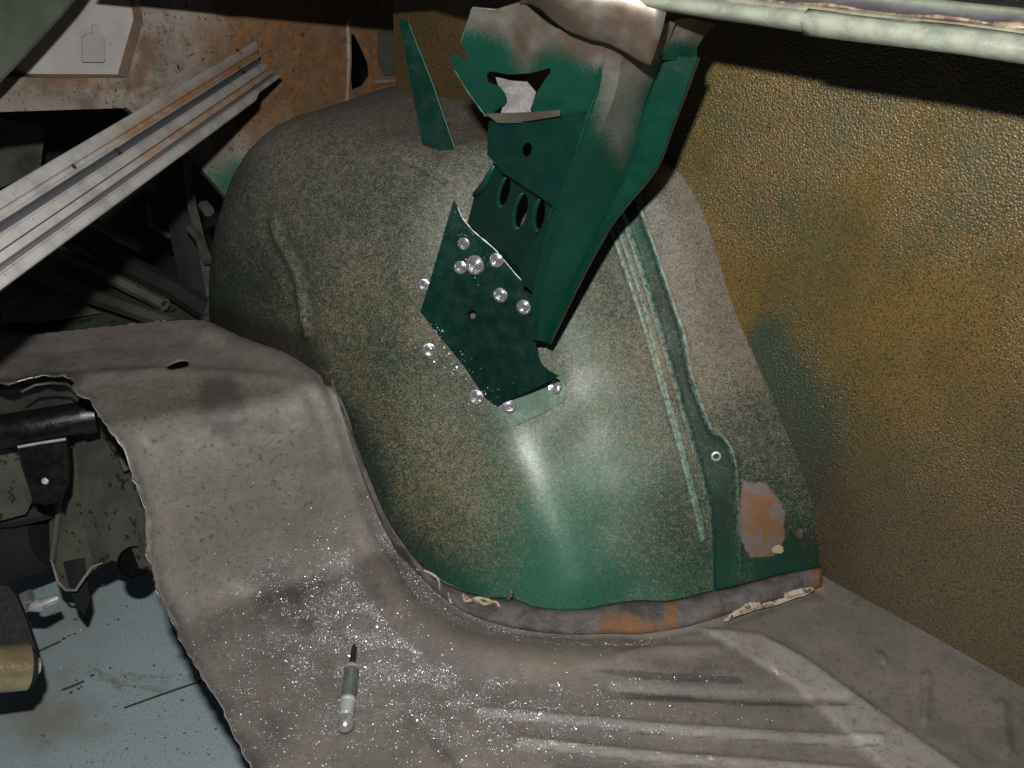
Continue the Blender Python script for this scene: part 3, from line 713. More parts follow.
for (u, v) in [(895, 58), (913, 62)]:
    V, Fc = lathe(onV(u, v, .606) , -ZZ, [(.0002, -.003), (.0022, -.002), (.0026, .0005), (.0018, .0025), (.0002, .0032)], 12)
    link('paint_drip', V, Fc, M['rail'], rail, True, dict(chan=[0] * len(V), rust=[0] * len(V), black=[0] * len(V)))

# ---------------------------------------------------------------- support bracket
def c2(x, y): return (380 + x / 2.844, y / 2.844)
def c3(x, y): return (400 + x / 2.954, 180 + y / 2.954)
br = empty('support_bracket', at(550, 200, .85), 'green folded sheet-metal strut with drilled-out spot welds joining the top rail to the dome', 'bracket')
def tc(v, d=0): return .765 + (v - 20) * .00072 + d
overA = lambda px: np.clip(.95 * sm(90, 20, px[:, 1]) + .75 * softpoly(px, [(600, 40), (668, 20), (640, 110), (622, 165), (596, 130)], 40), 0, 1)
# column: web, right flange and inner face share ridge lines so the folds are real
def ribbon(name, lines, mat, over=None, n=60, thick=.0014, m=10):
    """surface lofted through several (u, v, t) lines"""
    S_ = []
    for a, b in zip(lines[:-1], lines[1:]):
        A = smooth_line(a, n); B = smooth_line(b, n)
        for k in range(m): S_.append(A + (B - A) * k / m)
    S_.append(smooth_line(lines[-1], n))
    V = [at(*q) for ln in S_ for q in ln]; u, v, _ = projN(np.array(V))
    ov = over(np.c_[u, v]) if over else np.zeros(len(V))
    return link(name, V, grid_faces(len(S_), n), M[mat], br, True, dict(over=ov), solid=thick, off=0, angle=30)
A = [(603, 40, tc(40, -.028)), (598, 85, tc(85, -.028)), (588, 115, tc(112, -.026)), (575, 155, tc(150, -.022)), (553, 207, tc(207, -.018)), (541, 245, tc(245, -.014)), (533, 290, tc(290, -.010)), (533, 340, tc(340, -.008))]
Am = [(625, 30, tc(35, -.034)), (617, 85, tc(85, -.030)), (604, 122, tc(120, -.022)), (589, 160, tc(155, -.014)), (567, 212, tc(210, -.008)), (553, 250, tc(250, -.004)), (542, 293, tc(292, -.003)), (537, 340, tc(341, -.003))]
B = [(676, 20, tc(20, -.020)), (655, 75, tc(75, -.004)), (641, 115, tc(120, .004)), (629, 165, tc(165, .008)), (606, 212, tc(212, .006)), (583, 258, tc(258, .004)), (562, 300, tc(300, .003)), (545, 341, tc(341, .002))]
B2 = [(664, 57, tc(57, .002)), (652, 85, tc(85, .006)), (640, 118, tc(120, .010)), (628, 168, tc(165, .012)), (605, 213, tc(212, .010)), (583, 259, tc(258, .007)), (562, 300, tc(300, .004)), (545, 342, tc(341, .003))]
Rr = [(698, 57, tc(57, -.014)), (685, 92, tc(92, -.013)), (672, 126, tc(126, -.012)), (656, 167, tc(165, -.010)), (624, 207, tc(212, -.010)), (606, 232, tc(240, -.010)), (579, 282, tc(285, -.008)), (549, 343, tc(342, -.006))]
ribbon('column_web', [A, Am, B], 'green', overA)
ribbon('column_flange', [B2, Rr], 'green', lambda p: .18 * sm(100, 50, p[:, 1]))
lipl = [(q[0] + 1.5, q[1] + 1, q[2] + .010) for q in Rr]
ribbon('flange_return', [Rr, lipl], 'green_dark', m=2)
for a_, b_, rr_ in ((0, 3, .0018), (3, 6, .0012)):
    ln = smooth_line(A[a_:b_ + 1], 24); V, Fc = tube([at(*q) for q in ln], [.0006] + [rr_] * 22 + [.0006], 10); u, v, _ = projN(np.array(V)); link('fold_ridge', V, Fc, M['green'], br, True, dict(over=.5 * sm(75, 45, v)), angle=0)
# inner face from the ridge leftwards
ifp = planeT((590, 112, tc(112, -.027)), (492, 120, tc(120, .012)), (533, 280, tc(280, -.012)))
plate('column_face', [c2(310, 345), c2(500, 335), c2(592, 318), (588, 115), (575, 155), (553, 207), (541, 245), (533, 290), (522, 285), c2(395, 750), c2(470, 640), c2(500, 590), c2(410, 530), c2(345, 488), c2(305, 440), c2(305, 400)], ifp, 'green_dark', br,
      holes=[[c2(418 + 14 * math.cos(a) - 3 * math.sin(a), 426 + 21 * math.sin(a)) for a in np.linspace(0, 6.283, 13)[:-1]]], sp=5)
# slotted flange
sfp0 = planeT((500, 160, .895), (472, 212, .965), (530, 275, .984))
def slot(cx, cy, rx, ry, tl): return [c2(cx + rx * math.cos(a) - tl * ry * math.sin(a), cy + ry * math.sin(a)) for a in np.linspace(0, 6.283, 15)[:-1]]
slots = [(355, 545, 14, 40, .22), (402, 600, 17, 48, .18), (455, 610, 14, 44, .12)]
plate('slotted_flange', [c2(325, 462), c2(305, 505), c2(268, 558), c2(248, 635), c2(300, 715), c2(395, 825), c2(440, 855), c2(455, 720), c2(505, 590), c2(415, 528), c2(348, 486)], sfp0, 'green_dark', br, holes=[slot(*q) for q in slots], sp=5)
for q in slots:
    ring = slot(q[0], q[1], q[2] + 3, q[3] + 4, q[4]); pts = [sfp0(*r) for r in ring]
    pts = [p + (CAMP - p) / np.linalg.norm(CAMP - p) * .0012 for p in pts]
    pts = pts[3:11] if True else pts
    V, Fc = tube(pts, [.0008] + [.0024] * (len(pts) - 2) + [.0008], 8); link('slot_rim', V, Fc, M['green'], br, True, dict(over=[0] * len(V)), angle=0)
V, Fc = tube([sfp0(*c2(270, 556)) , sfp0(*c2(300, 520)), sfp0(*c2(325, 470))], [.003, .0035, .002], 8); link('flange_curl', V, Fc, M['green'], br, True, dict(over=[0] * len(V)), angle=0)
# upper wrap plate with torn Z-shaped opening
ufp = planeT((600, 60, tc(60, -.030)), (475, 20, tc(20, .006)), (500, 120, tc(120, .008)))
def ufp_c(u, v):
    p = ufp(u, v); b = math.exp(-((u - 527 + (v - 60) * .25) / 14) ** 2); return p + (CAMP - p) / np.linalg.norm(CAMP - p) * .009 * b
zc = [c2(302, 208), c2(318, 203), c2(365, 212), c2(430, 208), c2(484, 193), c2(486, 206), c2(470, 226), c2(462, 240), c2(448, 262), c2(438, 290), c2(427, 312), c2(445, 319), c2(500, 318), c2(495, 326), c2(400, 328), c2(350, 326), c2(320, 322), c2(350, 300), c2(356, 286), c2(354, 270), c2(340, 250), c2(318, 240), c2(305, 236)]
plate('upper_plate', [c2(262, 22), c2(330, 28), c2(400, 6), c2(440, 40), c2(500, 82), c2(560, 104), c2(615, 112), c2(640, 122), (603, 60), (597, 95), (588, 118), c2(500, 350), c2(345, 350), c2(300, 330), c2(250, 262), c2(212, 200), c2(200, 175), c2(205, 156), c2(228, 164), c2(246, 178), c2(250, 160), c2(236, 132), c2(229, 118)],
      ufp_c, 'green', br, holes=[zc], sp=4, attrs=dict(over=lambda p: np.clip(1.0 * sm(62, 15, p[:, 1] - .25 * (p[:, 0] - 520)) + .7 * np.exp(-((p[:, 0] - 525) / 16) ** 2) * sm(110, 40, p[:, 1]) + .5 * sm(560, 600, p[:, 0]) * sm(90, 50, p[:, 1]), 0, 1)))
tabp = planeT((500, 75, tc(75, .030)), (530, 90, tc(90, .018)), (515, 115, tc(112, .004)))
plate('bent_tab', [c2(325, 205), c2(398, 208), c2(444, 262), c2(432, 300), c2(430, 325), c2(340, 335), c2(355, 280), c2(338, 250)], tabp, 'pocket', br, sp=5)
lp = lambda u, v: ufp(u, v) + (CAMP - ufp(u, v)) * .012
plate('folded_lip', [c2(303, 326), c2(420, 322), c2(512, 316), c2(512, 330), c2(420, 344), c2(335, 350)], lp, 'green', br, sp=4, attrs=dict(over=lambda p: .75 + 0 * p[:, 0]))
# cap wrapped over the rail: rounded metallic piece
capL = []
for k in range(14):
    f = k / 13
    top = np.array([520 + 152 * f, -26, .70 + .0 * f]); bot = np.array([520 + 4 * 0 + 130 * f, [2, 3, 8, 17, 25, 32, 36, 40, 42, 45, 50, 56, 62, 66][k], tc(35, -.036)])
    capL.append([tuple(top), tuple(top * .55 + bot * .45 + np.array([3, 2, -.012])), tuple(top * .2 + bot * .8 + np.array([2, 1, -.008])), tuple(bot)])
rows = [smooth_line(r, 14) for r in capL]
V = [at(*q) for r in rows for q in r]; u, v, _ = projN(np.array(V))
link('rail_cap', V, grid_faces(14, 14), M['green'], br, True, dict(over=np.clip(1.15 - .5 * sm(645, 672, u) * sm(20, 60, v), 0, 1)), solid=.002, off=0, angle=0)
gp = planeT((677, 20, tc(20, -.010)), (712, 27, tc(27, .004)), (680, 58, tc(58, -.004)))
plate('rail_gusset', [(664, 20), (690, 18), (716, 24), (704, 36), (697, 48), (697, 60), (660, 60), (662, 40)], gp, 'green', br, sp=4, attrs=dict(over=lambda p: sm(55, 25, p[:, 1])))
# mounting plate lying on the dome
poly3 = [c3(158, 60), c3(170, 80), c3(184, 112), c3(215, 150), c3(280, 204), c3(345, 282), c3(402, 340), c3(437, 344), c3(432, 380), c3(405, 440), c3(400, 478), c3(404, 510), c3(418, 545), c3(440, 565), c3(470, 580), c3(380, 625), c3(298, 662), c3(285, 668), c3(250, 640), c3(190, 550), c3(100, 440), c3(60, 388), c3(80, 325), c3(110, 225), c3(140, 120)]
def mp(u, v):
    p, nn = hith(u, v); t = (p - CAMP) @ _F
    f = planeT_mp(u, v); tf = (f - CAMP) @ _F
    return at(u, v, min(tf, t - .0015))
planeT_mp = planeT((453, 205, .978), (545, 300, .988), (500, 400, 1.040))
plate('mounting_plate', poly3, mp, 'green_dark', br, holes=[[c3(214 + 11 * math.cos(a), 398 + 14 * math.sin(a)) for a in np.linspace(0, 6.283, 10)[:-1]]], sp=5, thick=.0016)
def edge_line(pts, tf_, r, mat='steel', lift=.0006):
    pa_ = np.array(pts, float); kk_ = np.linspace(0, len(pa_) - 1, len(pa_) * 6); ln = np.c_[np.interp(kk_, range(len(pa_)), pa_[:, 0]), np.interp(kk_, range(len(pa_)), pa_[:, 1])]; P_ = [tf_(q[0], q[1]) for q in ln]; P_ = [p_ + (CAMP - p_) / np.linalg.norm(CAMP - p_) * lift for p_ in P_]
    V, Fc = tube(P_, [r * (.35 + abs(noise.noise(Vector((i * .31, r * 1e4, 0)))) * 1.4) for i in range(len(P_))], 6); return link('bare_edge', V, Fc, M[mat], br)
edge_line(poly3[1:8], mp, .0009)
edge_line(poly3[7:11], mp, .0008)
edge_line([c2(230, 120), c2(262, 22), c2(330, 28)], ufp_c, .0006, 'tabpaint')
edge_line([c2(345, 350), c2(400, 347), c2(500, 342)], ufp_c, .0006, 'tabpaint')
edge_line([c2(212, 200), c2(250, 262), c2(300, 330)], ufp_c, .0006, 'tabpaint')
tb_poly = [c3(296, 663), c3(380, 626), c3(470, 581), c3(488, 610), c3(497, 636), c3(480, 655), c3(420, 690), c3(345, 724), c3(328, 726), c3(312, 700)]
def tabf(u, v):
    p, nn = hith(u, v); return p + (CAMP - p) * .004
plate('foot_tab', tb_poly, tabf, 'tabpaint', br, sp=4, thick=.0016)
for (x, y, r) in [(190, 187, .0062), (180, 257, .0068), (222, 250, .0095), (286, 236, .0072), (298, 338, .0072), (366, 374, .0074)]:
    u, v = c3(x, y); p = mp(u, v); nn = np.cross(mp(u + 8, v) - p, mp(u, v + 8) - p); nn /= np.linalg.norm(nn)
    if nn @ (CAMP - p) < 0: nn = -nn
    drilled(br, p + nn * .0016, nn, r)
for (x, y, r) in [(323, 668, .0070), (457, 612, .0072)]:
    u, v = c3(x, y); p = tabf(u, v); q, nn = hith(u, v); drilled(br, p + nn * .0016, nn, r)

# ---------------------------------------------------------------- thin triangular gusset standing on the dome
q, nn = hith(440, 150); T0 = (q - CAMP) @ _F
gus = empty('metal_fin', at(440, 150, T0), 'tapering dark green metal blade standing on top of the dome left of the strut', 'brace')
bp = planeT((403, 20, T0 - .03), (456, 155, T0 - .006), (422, 145, T0 + .004))
plate('blade', [(398, 18), (408, 22), (432, 82), (456, 150), (456, 157), (438, 150), (422, 143)], bp, 'green_dark', gus, sp=5, thick=.0016)
pth = [bp(408, 22) , bp(432, 82), bp(456, 152)]; V, Fc = tube(pth, .0007, 6); link('folded_edge', V, Fc, M['green'], gus, True, dict(over=[.15] * len(V)))

# ---------------------------------------------------------------- loose ribbed trim channel at the left
A0 = at(-60, 275, .70); A1 = at(263, 63, 1.30)
ax = (A1 - A0); Ltr = np.linalg.norm(ax); ax /= Ltr
wv = at(-60 + 46, 275 + 60, .70) - A0; wv -= ax * (wv @ ax); wv /= np.linalg.norm(wv)
nv = np.cross(ax, wv); nv = nv if nv @ (CAMP - A0) > 0 else -nv
prof = [(-28, -4), (-27.5, 0), (-26.5, .6), (-17, .6), (-16, -2.2), (-12, -2.6), (-11, .2), (-10, .8), (-9, .2), (-8, -3.4), (-1.5, -3.4), (-.6, 1.0), (.2, 1.4), (1.0, .4), (8.5, .4), (9.5, -2.0), (10.5, .2), (16, .2), (16.8, 1.2), (17.5, -2.6), (21, -2.6), (21.8, 1.0), (22.6, 1.4), (23.4, .4), (30, .4), (31, -.4), (31.2, -3)]
trusty = np.interp([q[0] for q in prof], [-30, -19, -16, -11, -8, 8, 10, 15, 18, 24], [0, .1, 1, 1, 0, .1, .9, .9, .1, 0])
tgroove_shade = np.interp([q[0] for q in prof], [-9, -8, -1.6, -.8, 9, 9.5, 10.4, 17, 17.5, 21, 21.8], [0, 1, 1, 0, 0, 1, 0, 0, .8, .8, 0])  # groove shading painted into the strip colour
V = []; at_r = []; at_d = []; n = 140
for i in range(n):
    s = i / (n - 1)
    for j, (a, h) in enumerate(prof):
        L_ = Ltr * s * 1.07; endcut = Ltr * (1.0 + .055 * (-a / 28) * (a < 0) + .02 * (a > 0) * (a / 28) - .008 * abs(math.sin(j * 1.7)))
        aa = a
        if s > .80 and a > 23: 
            k_ = sm(.80, .835, s); aa = a - (a - 24.5) * (.75 * k_)
        V.append(A0 + ax * min(L_, endcut) + wv * aa * .001 * (1.0) + nv * h * .001); at_r.append(trusty[j] * sm(.30, .50, s)); at_d.append(tgroove_shade[j])
tr = empty('trim_channel', A0 + ax * Ltr * .5, 'long pale grey ribbed metal channel with rust-streaked grooves leaning across the upper left', 'metal trim')
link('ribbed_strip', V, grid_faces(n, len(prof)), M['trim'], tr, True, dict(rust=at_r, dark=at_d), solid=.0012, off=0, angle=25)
def on_trim(u, v):
    d = ray(u, v); t = ((A0 - CAMP) @ nv) / (d @ nv); return CAMP + d * t
for (u, v, r) in [(242, 71, .0058), (238, 52, .0040), (118, 153, .0042), (73, 167, .0020)]:
    V, Fc = lathe(on_trim(u, v) + nv * .0012, nv, [(r * 1.15, 0), (r * 1.05, .0006), (r * .95, .0004), (r * .9, -.0006), (.0002, -.0006)], 16); link('screw_hole_disc', V, Fc, M['blackmat'], tr)  # shallow dishes coloured black for the shade of real holes

M['dimpaint'] = plain('dull_grey_green_paint', (.085, .105, .075), .5, .1, .5, 14, .3, ((.02, .07, .05), 9, .55))
# ---------------------------------------------------------------- near corner panel (top left)
cp_ = planeT((-60, 60, 1.00), (80, -10, 1.02), (-60, -60, 1.03))
o = plate('corner_panel', [(-90, -90), (140, -90), (72, 0), (52, 23), (22, 56), (0, 79), (-90, 170)], cp_, 'dimpaint', sp=16, thick=.004)
tag(o, 'dim grey-green panel corner close to the lens in the top left corner', 'panel')

hd = empty('shadow_blocker', at(300, -40, 1.0), 'unseen dark sheet above the top left border, added to shade the bulkhead', 'light blocker')  # added out of view to cast the dark band on the bulkhead
hp = planeT((130, -30, 1.0), (480, -30, .98), (300, -80, .99))
plate('blocker_sheet', [(134, -90), (500, -90), (492, -7), (400, -9), (250, -11), (90, -14)], hp, 'void', hd, sp=16, thick=.003)

# ---------------------------------------------------------------- rusty bulkhead panel behind
BU = 1.17
bp_ = lambda u, v: onU(u, v, BU)
bk = empty('rear_bulkhead', onU(200, 120, BU), 'rust-speckled beige bulkhead panel with square recess behind the ribbed channel', 'panel')
tri = [(347, 36), (354, 34), (362, 50), (368, 64), (369, 76), (362, 86), (352, 90), (350, 70)]
rec = [(-60, -20), (137, -20), (143, 22), (127, 78), (60, 78), (-60, 76)]
bo = [(-100, -80), (520, -80), (520, 160), (440, 190), (330, 260), (262, 250), (238, 213), (212, 182), (184, 151), (160, 128), (124, 108), (60, 110), (0, 112), (-100, 116)]
def battr(p):
    x, y = p[:, 0], p[:, 1]
    r = .55 * sm(150, 260, x) * sm(190, 90, y) + .35 * sm(290, 330, x) + .2 * sm(345, 400, x) + .25
    r += .55 * np.exp(-(polydist(p, [(30, 80), (140, 85), (146, 40)])[0] / 7) ** 2)
    return r - .5 * sm(100, 112, 0 * y + y) * sm(160, 60, x) - .3 * sm(86, 96, y) * sm(150, 120, x)
plate('bulkhead_sheet', bo, bp_, 'back', bk, holes=[tri, rec], sp=7, attrs=dict(rust=battr, green=lambda p: .9 * np.exp(-((p[:, 0] - 232) / 45) ** 2 - ((p[:, 1] - 185) / 42) ** 2)))
rp = lambda u, v: onU(u, v, BU + .022)
W0 = [bp_(*q) for q in rec]; W1 = [b + UU * .022 for b in W0]
fr = [(i, (i + 1) % 6, 6 + (i + 1) % 6, 6 + i) for i in range(6)]
link('recess_wall', W0 + W1, fr, M['back'], bk, False, dict(rust=[.7] * 12, green=[0] * 12))
pv = [b for b in W1]; link('recess_panel', pv, [(0, 1, 2, 3, 4, 5)], M['alu'], bk, False)
tabpoly = [(83, 38), (88, 34), (93, 34), (93, 25), (98, 25), (99, 33), (104, 37), (105, 60), (103, 62), (83, 62)]
plate('raised_tab', tabpoly, lambda u, v: onU(u, v, BU + .012), 'alu', bk, sp=4, thick=.004)
# vertical folded edge and square pocket at right
V, Fc = tube([onU(348, 20, BU - .003), onU(349, 60, BU - .003), onU(347, 102, BU - .003)], .004, 7); link('folded_edge', V, Fc, M['back'], bk, True, dict(rust=[.5] * len(V), green=[0] * len(V)))
pk = lambda u, v: onU(u, v, BU - .004)
plate('pocket', [(378, 32), (402, 32), (402, 74), (384, 76), (378, 60)], pk, 'pocket', bk, sp=6)
V, Fc = tube([onU(376, 82, BU - .004), onU(404, 80, BU - .004)], .004, 7); link('ledge', V, Fc, M['back'], bk, True, dict(rust=[.2] * len(V), green=[0] * len(V)))
# small rust-edged flange under the sheet's sloping edge
V, Fc = tube([onU(124, 108, BU), onU(184, 151, BU), onU(238, 213, BU), onU(262, 250, BU)], .0022, 6); link('hem', V, Fc, M['void'], bk)

# ---------------------------------------------------------------- dark structure seen beneath the bulkhead
sh = plate('inner_body_shell', [(-400, -60), (500, -60), (500, 420), (-400, 420)], lambda u, v: onU(u, v, 1.95), 'void', sp=60); tag(sh, 'inner body shell, coloured near-black as shade, seen through the gap below the channel', 'body shell')
dfm = empty('inner_brace', at(170, 230, 1.75), 'dark pressed inner frame of bars and brackets in the shade left of the dome', 'car frame')
M['dim'] = plain('dim_inner_paint', (.10, .10, .085), .4, 0, .6, 25, .4)
def bar(name, pts, t0, t1, r, mat, parent, k=6):
    n = len(pts); P_ = [at(u, v, t0 + (t1 - t0) * i / max(1, n - 1)) for i, (u, v) in enumerate(pts)]
    V, Fc = tube(P_, r, k); return link(name, V, Fc, M[mat], parent, angle=50)
bar('upright', [(172, 160), (178, 210), (190, 270), (200, 330)], 1.70, 1.66, .022, 'void', dfm)
bar('upright', [(187, 160), (192, 205), (202, 245), (212, 300)], 1.64, 1.58, .008, 'dim', dfm)
bar('cross_bar', [(88, 218), (120, 238), (143, 248)], 1.72, 1.68, .008, 'dim', dfm)
bar('cross_bar', [(70, 225), (120, 262), (180, 292), (235, 330)], 1.60, 1.45, .017, 'void', dfm)
bar('cross_bar', [(60, 240), (110, 268), (170, 300)], 1.66, 1.55, .006, 'dim', dfm)
bar('hook', [(149, 205), (151, 225), (160, 230), (169, 236)], 1.72, 1.68, .005, 'dim', dfm)
bar('hook', [(140, 180), (160, 192)], 1.72, 1.70, .007, 'dim', dfm)
bar('stay', [(190, 228), (200, 240), (208, 262)], 1.58, 1.55, .008, 'dim', dfm)
bar('clip', [(203, 205), (209, 212)], 1.55, 1.54, .009, 'dim', dfm)
bar('pillar', [(222, 290), (213, 306), (207, 326)], 1.40, 1.36, .012, 'olive', dfm)
fb = plate('seat_pan_brace', [(0, 118), (45, 128), (40, 170), (0, 188), (-60, 200), (-60, 120)], lambda u, v: at(u, v, 1.7), 'dim', sp=14); tag(fb, 'dim dark pressing in the gap under the bulkhead at the left border', 'car part')
# pressings on the footwell
sb = empty('sill_pressing', at(100, 290, 1.5), 'olive ridged sill pressing lying in the shade beyond the cut floor', 'car part')
bar('ridge', [(-20, 262), (60, 285), (140, 312), (180, 326)], 1.52, 1.42, .012, 'olive', sb)
bar('ridge', [(30, 245), (100, 272), (165, 305)], 1.62, 1.50, .010, 'frame', sb)
o = plate('plug_plate', [(2, 300), (60, 293), (100, 312), (40, 322), (2, 322)], lambda u, v: onz(u, v, .045), 'frame', sb, sp=10)
V, Fc = lathe(onz(103, 293, .05), ZZ, [(.016, 0), (.015, .003), (.010, .003), (.009, -.002), (.0003, -.002)], 14); link('grommet', V, Fc, M['blackmat'], sb)

# ---------------------------------------------------------------- running gear under the cut
axl = empty('axle_beam', at(40, 430, 1.25), 'glossy black suspension cross tube under the torn floor edge', 'axle')
V, Fc = tube([at(-60, 440, 1.22), at(0, 432, 1.22), at(50, 423, 1.23), at(84, 417, 1.24)], [.020, .021, .020, .0195], 20); link('tube', V, Fc, M['black'], axl, angle=50)
V, Fc = tube([at(82, 417, 1.235), at(96, 415, 1.24)], [.0225, .0215], 20); link('end_cap', V, Fc, M['black'], axl, angle=50)
earp = planeT((17, 447, 1.20), (66, 440, 1.205), (45, 505, 1.22))
plate('lug', [(16, 446), (40, 442), (66, 438), (68, 462), (66, 488), (56, 503), (44, 506), (34, 500), (24, 474)], earp, 'black', axl, sp=6, thick=.012, bevel=.002)
V, Fc = lathe(earp(45, 481), CAMP - earp(45, 481), [(.0085, 0), (.0085, .003), (.0070, .0045), (.0050, .0035), (.0040, .0015), (.0003, .0015)], 16); link('lug_bolt', V, Fc, M['black'], axl, angle=25)
V, Fc = tube([earp(18, 447), earp(40, 443), earp(66, 439)], .0018, 6); link('weld_line', V, Fc, M['steel'], axl)
cfr = empty('chassis_pressing', at(110, 490, 1.3), 'grey-green chassis side pressing hanging below the torn floor edge', 'car frame')
sp_ = planeT((80, 420, 1.34), (160, 520, 1.30), (80, 560, 1.38))
plate('side_web', [(70, 395), (115, 400), (150, 440), (175, 520), (160, 572), (130, 566), (112, 560), (99, 568), (92, 560), (80, 500)], sp_, 'frame', cfr, sp=8)
ip = planeT((60, 430, 1.38), (110, 440, 1.36), (70, 590, 1.42))
plate('inner_web', [(48, 430), (108, 430), (103, 500), (98, 566), (88, 580), (72, 590), (60, 588), (50, 560)], ip, 'frame', cfr, sp=8)
V, Fc = tube([at(50, 556, 1.40), at(58, 582, 1.38), at(66, 590, 1.37), at(76, 590, 1.36), at(84, 578, 1.35), at(92, 567, 1.34), at(102, 563, 1.33)], [.001, .0018, .002, .002, .002, .0016, .001], 8); link('bottom_flange', V, Fc, M['alu'], cfr)
V, Fc = tube([at(58, 430, 1.34), at(60, 500, 1.37), at(52, 560, 1.40)], .004, 6); link('rib', V, Fc, M['frame'], cfr)
V, Fc = tube([at(112, 440, 1.28), at(120, 452, 1.28), at(128, 470, 1.28)], .006, 7); link('torn_fold', V, Fc, M['frame'], cfr)
V, Fc = lathe(at(134, 562, 1.32), CAMP - at(134, 562, 1.32), [(.021, .001), (.019, .0), (.018, -.01), (.0003, -.01)], 20); link('access_hole_disc', V, Fc, M['hole'], cfr)  # shallow black dish, the hole's darkness put into its colour
up = empty('front_chassis_leg', at(20, 400, 1.33), 'olive boxed chassis leg with oval cut-outs above the black tube', 'car frame')
upp = planeT((-40, 395, 1.26), (80, 390, 1.28), (10, 420, 1.30))
plate('top_web', [(-80, 396), (0, 390), (80, 384), (84, 415), (60, 425), (-80, 440)], upp, 'olive', up, sp=8)
V, Fc = tube([onfloor(*q) - ZZ * .004 for q in [(20, 389), (34, 382), (50, 380), (66, 381), (73, 386)]], .0016, 6); link('rolled_rim', V, Fc, M['pocket'], up)
gb = plate('gusset_plate', [(-60, 448), (20, 450), (32, 500), (26, 514), (0, 521), (-60, 525)], planeT((-40, 460, 1.30), (20, 460, 1.30), (0, 520, 1.34)), 'frame', sp=8, thick=.006); tag(gb, 'grey-green gusset plate with rounded corner below the black tube at the left border', 'bracket')
dm_ = empty('shock_mount', at(20, 540, 1.42), 'black axle casting behind the hanging chassis pressing', 'axle')
V, Fc = tube([at(-60, 560, 1.46), at(0, 545, 1.45), at(48, 535, 1.44)], [.055, .06, .045], 18); link('casting', V, Fc, M['blackmat'], dm_)
bar('casting_rib', [(-20, 520), (15, 518), (50, 510)], 1.38, 1.38, .012, 'void', dm_)
bar('hanger', [(74, 560), (82, 600), (84, 614)], 1.40, 1.40, [.016, .012, .002], 'blackmat', dm_)
V, Fc = lathe(at(27, 597, 1.33), at(27, 597, 1.33) - at(45, 590, 1.33), [(.0003, .010), (.007, .010), (.009, .004), (.009, -.006), (.0003, -.006)], 8); link('hex_bolt', V, Fc, M['chrome'], dm_, angle=20)
V, Fc = tube([at(28, 604, 1.34), at(40, 606, 1.35), at(58, 598, 1.36)], [.010, .009, .006], 10); link('spacer', V, Fc, M['steel'], dm_)
arm = empty('control_arm', at(15, 630, 1.28), 'black flat suspension arm running down to the yellowed bushing', 'suspension arm')
plate('arm_plate', [(-40, 585), (8, 586), (16, 596), (26, 620), (36, 650), (40, 672), (30, 680), (-40, 660)], planeT((-30, 600, 1.27), (20, 600, 1.28), (30, 670, 1.27)), 'blackmat', arm, sp=8, thick=.012, bevel=.002)
bu = empty('bushing', at(10, 668, 1.20), 'yellowed metal bushing sleeve with black washer in the lower left', 'bushing')
V, Fc = tube([at(-60, 673, 1.16), at(27, 667, 1.22)], .0275, 28); link('sleeve', V, Fc, M['brass'], bu, angle=50)
V, Fc = tube([at(27, 667, 1.222), at(32, 666.5, 1.226)], .022, 24); link('washer', V, Fc, M['blackmat'], bu, angle=50)
V, Fc = tube([at(32, 666.5, 1.225), at(40, 666, 1.23)], .0095, 6); link('nut', V, Fc, M['steel'], bu, angle=30)
for i, (pts, lab) in enumerate([([(124, 708), (160, 695), (201, 681)], 'longest thin dark straw lying on the blue floor near the torn edge'), ([(34, 653), (48, 647), (61, 641)], 'thin dark straw on the blue floor right of the bushing nut'), ([(62, 690), (73, 686), (84, 681)], 'short straw on the blue floor below and right of the bushing')]):
    V, Fc = tube([onz(*q, -.447) for q in pts], .0016, 6); o = link('straw', V, Fc, M['straw']); tag(o, lab, 'straw', 'straws on the garage floor')

V, Fc = [], []
for _ in range(260):
    u, v = random.uniform(30, 240), random.uniform(575, 770); p = onz(u, v, -.4485); a = random.uniform(0, 3.14); s = random.uniform(.0008, .0032) * random.choice([.5, .6, 1])
    t = np.array([math.cos(a), math.sin(a), 0]); b = np.array([-t[1], t[0], 0]); e = random.uniform(.2, .8); o_ = len(V)
    V += [p - t * s, p - b * s * e, p + t * s * 1.4, p + b * s * e + ZZ * s * .5]; Fc += [(o_, o_ + 1, o_ + 2), (o_, o_ + 2, o_ + 3)]
o = link('floor_grit', V, Fc, M['straw'], None, False); tag(o, 'dark specks of grit on the blue painted garage floor', 'grit', kind='stuff')
# ---------------------------------------------------------------- centre punch lying on the floor
pA, nA = hitfloor(346, 731); pB, nB = hitfloor(355, 648)
pA = pA + nA * .0092; pB = pB + nB * .0055
cpn = empty('centre_punch', (pA + pB) / 2 - ZZ * .005, 'small steel centre punch with shiny ball end lying among the metal shavings', 'punch')
dp = pB - pA; Lp = np.linalg.norm(dp); dp /= Lp
def turned(name, segs, mat, parent, n=22):
    V, Fc = tube([pA + dp * Lp * s for s, r in segs], [r * .86 for s, r in segs], n); return link(name, V, Fc, M[mat], parent, angle=35)
ball = [(-.02 + .0 * 0, .0003)]
turned('ball_end', [(-.075, .0004), (-.068, .0040), (-.045, .0070), (-.015, .0089), (.02, .0095), (.06, .0089), (.09, .0076), (.11, .0062)], 'chrome', cpn)
turned('collar', [(.105, .0064), (.115, .0082), (.20, .0086), (.235, .0084), (.245, .0070), (.265, .0070), (.275, .0086), (.30, .0086)], 'steel', cpn)
kn = []
for s in np.linspace(.30, .66, 46): kn.append((s, .0083 + (.00016 if len(kn) % 2 else -.00016)))
turned('knurled_grip', kn, 'punch', cpn)
turned('nose', [(.66, .0080), (.68, .0084), (.70, .0078), (.725, .0056), (.74, .0040)], 'steel', cpn)
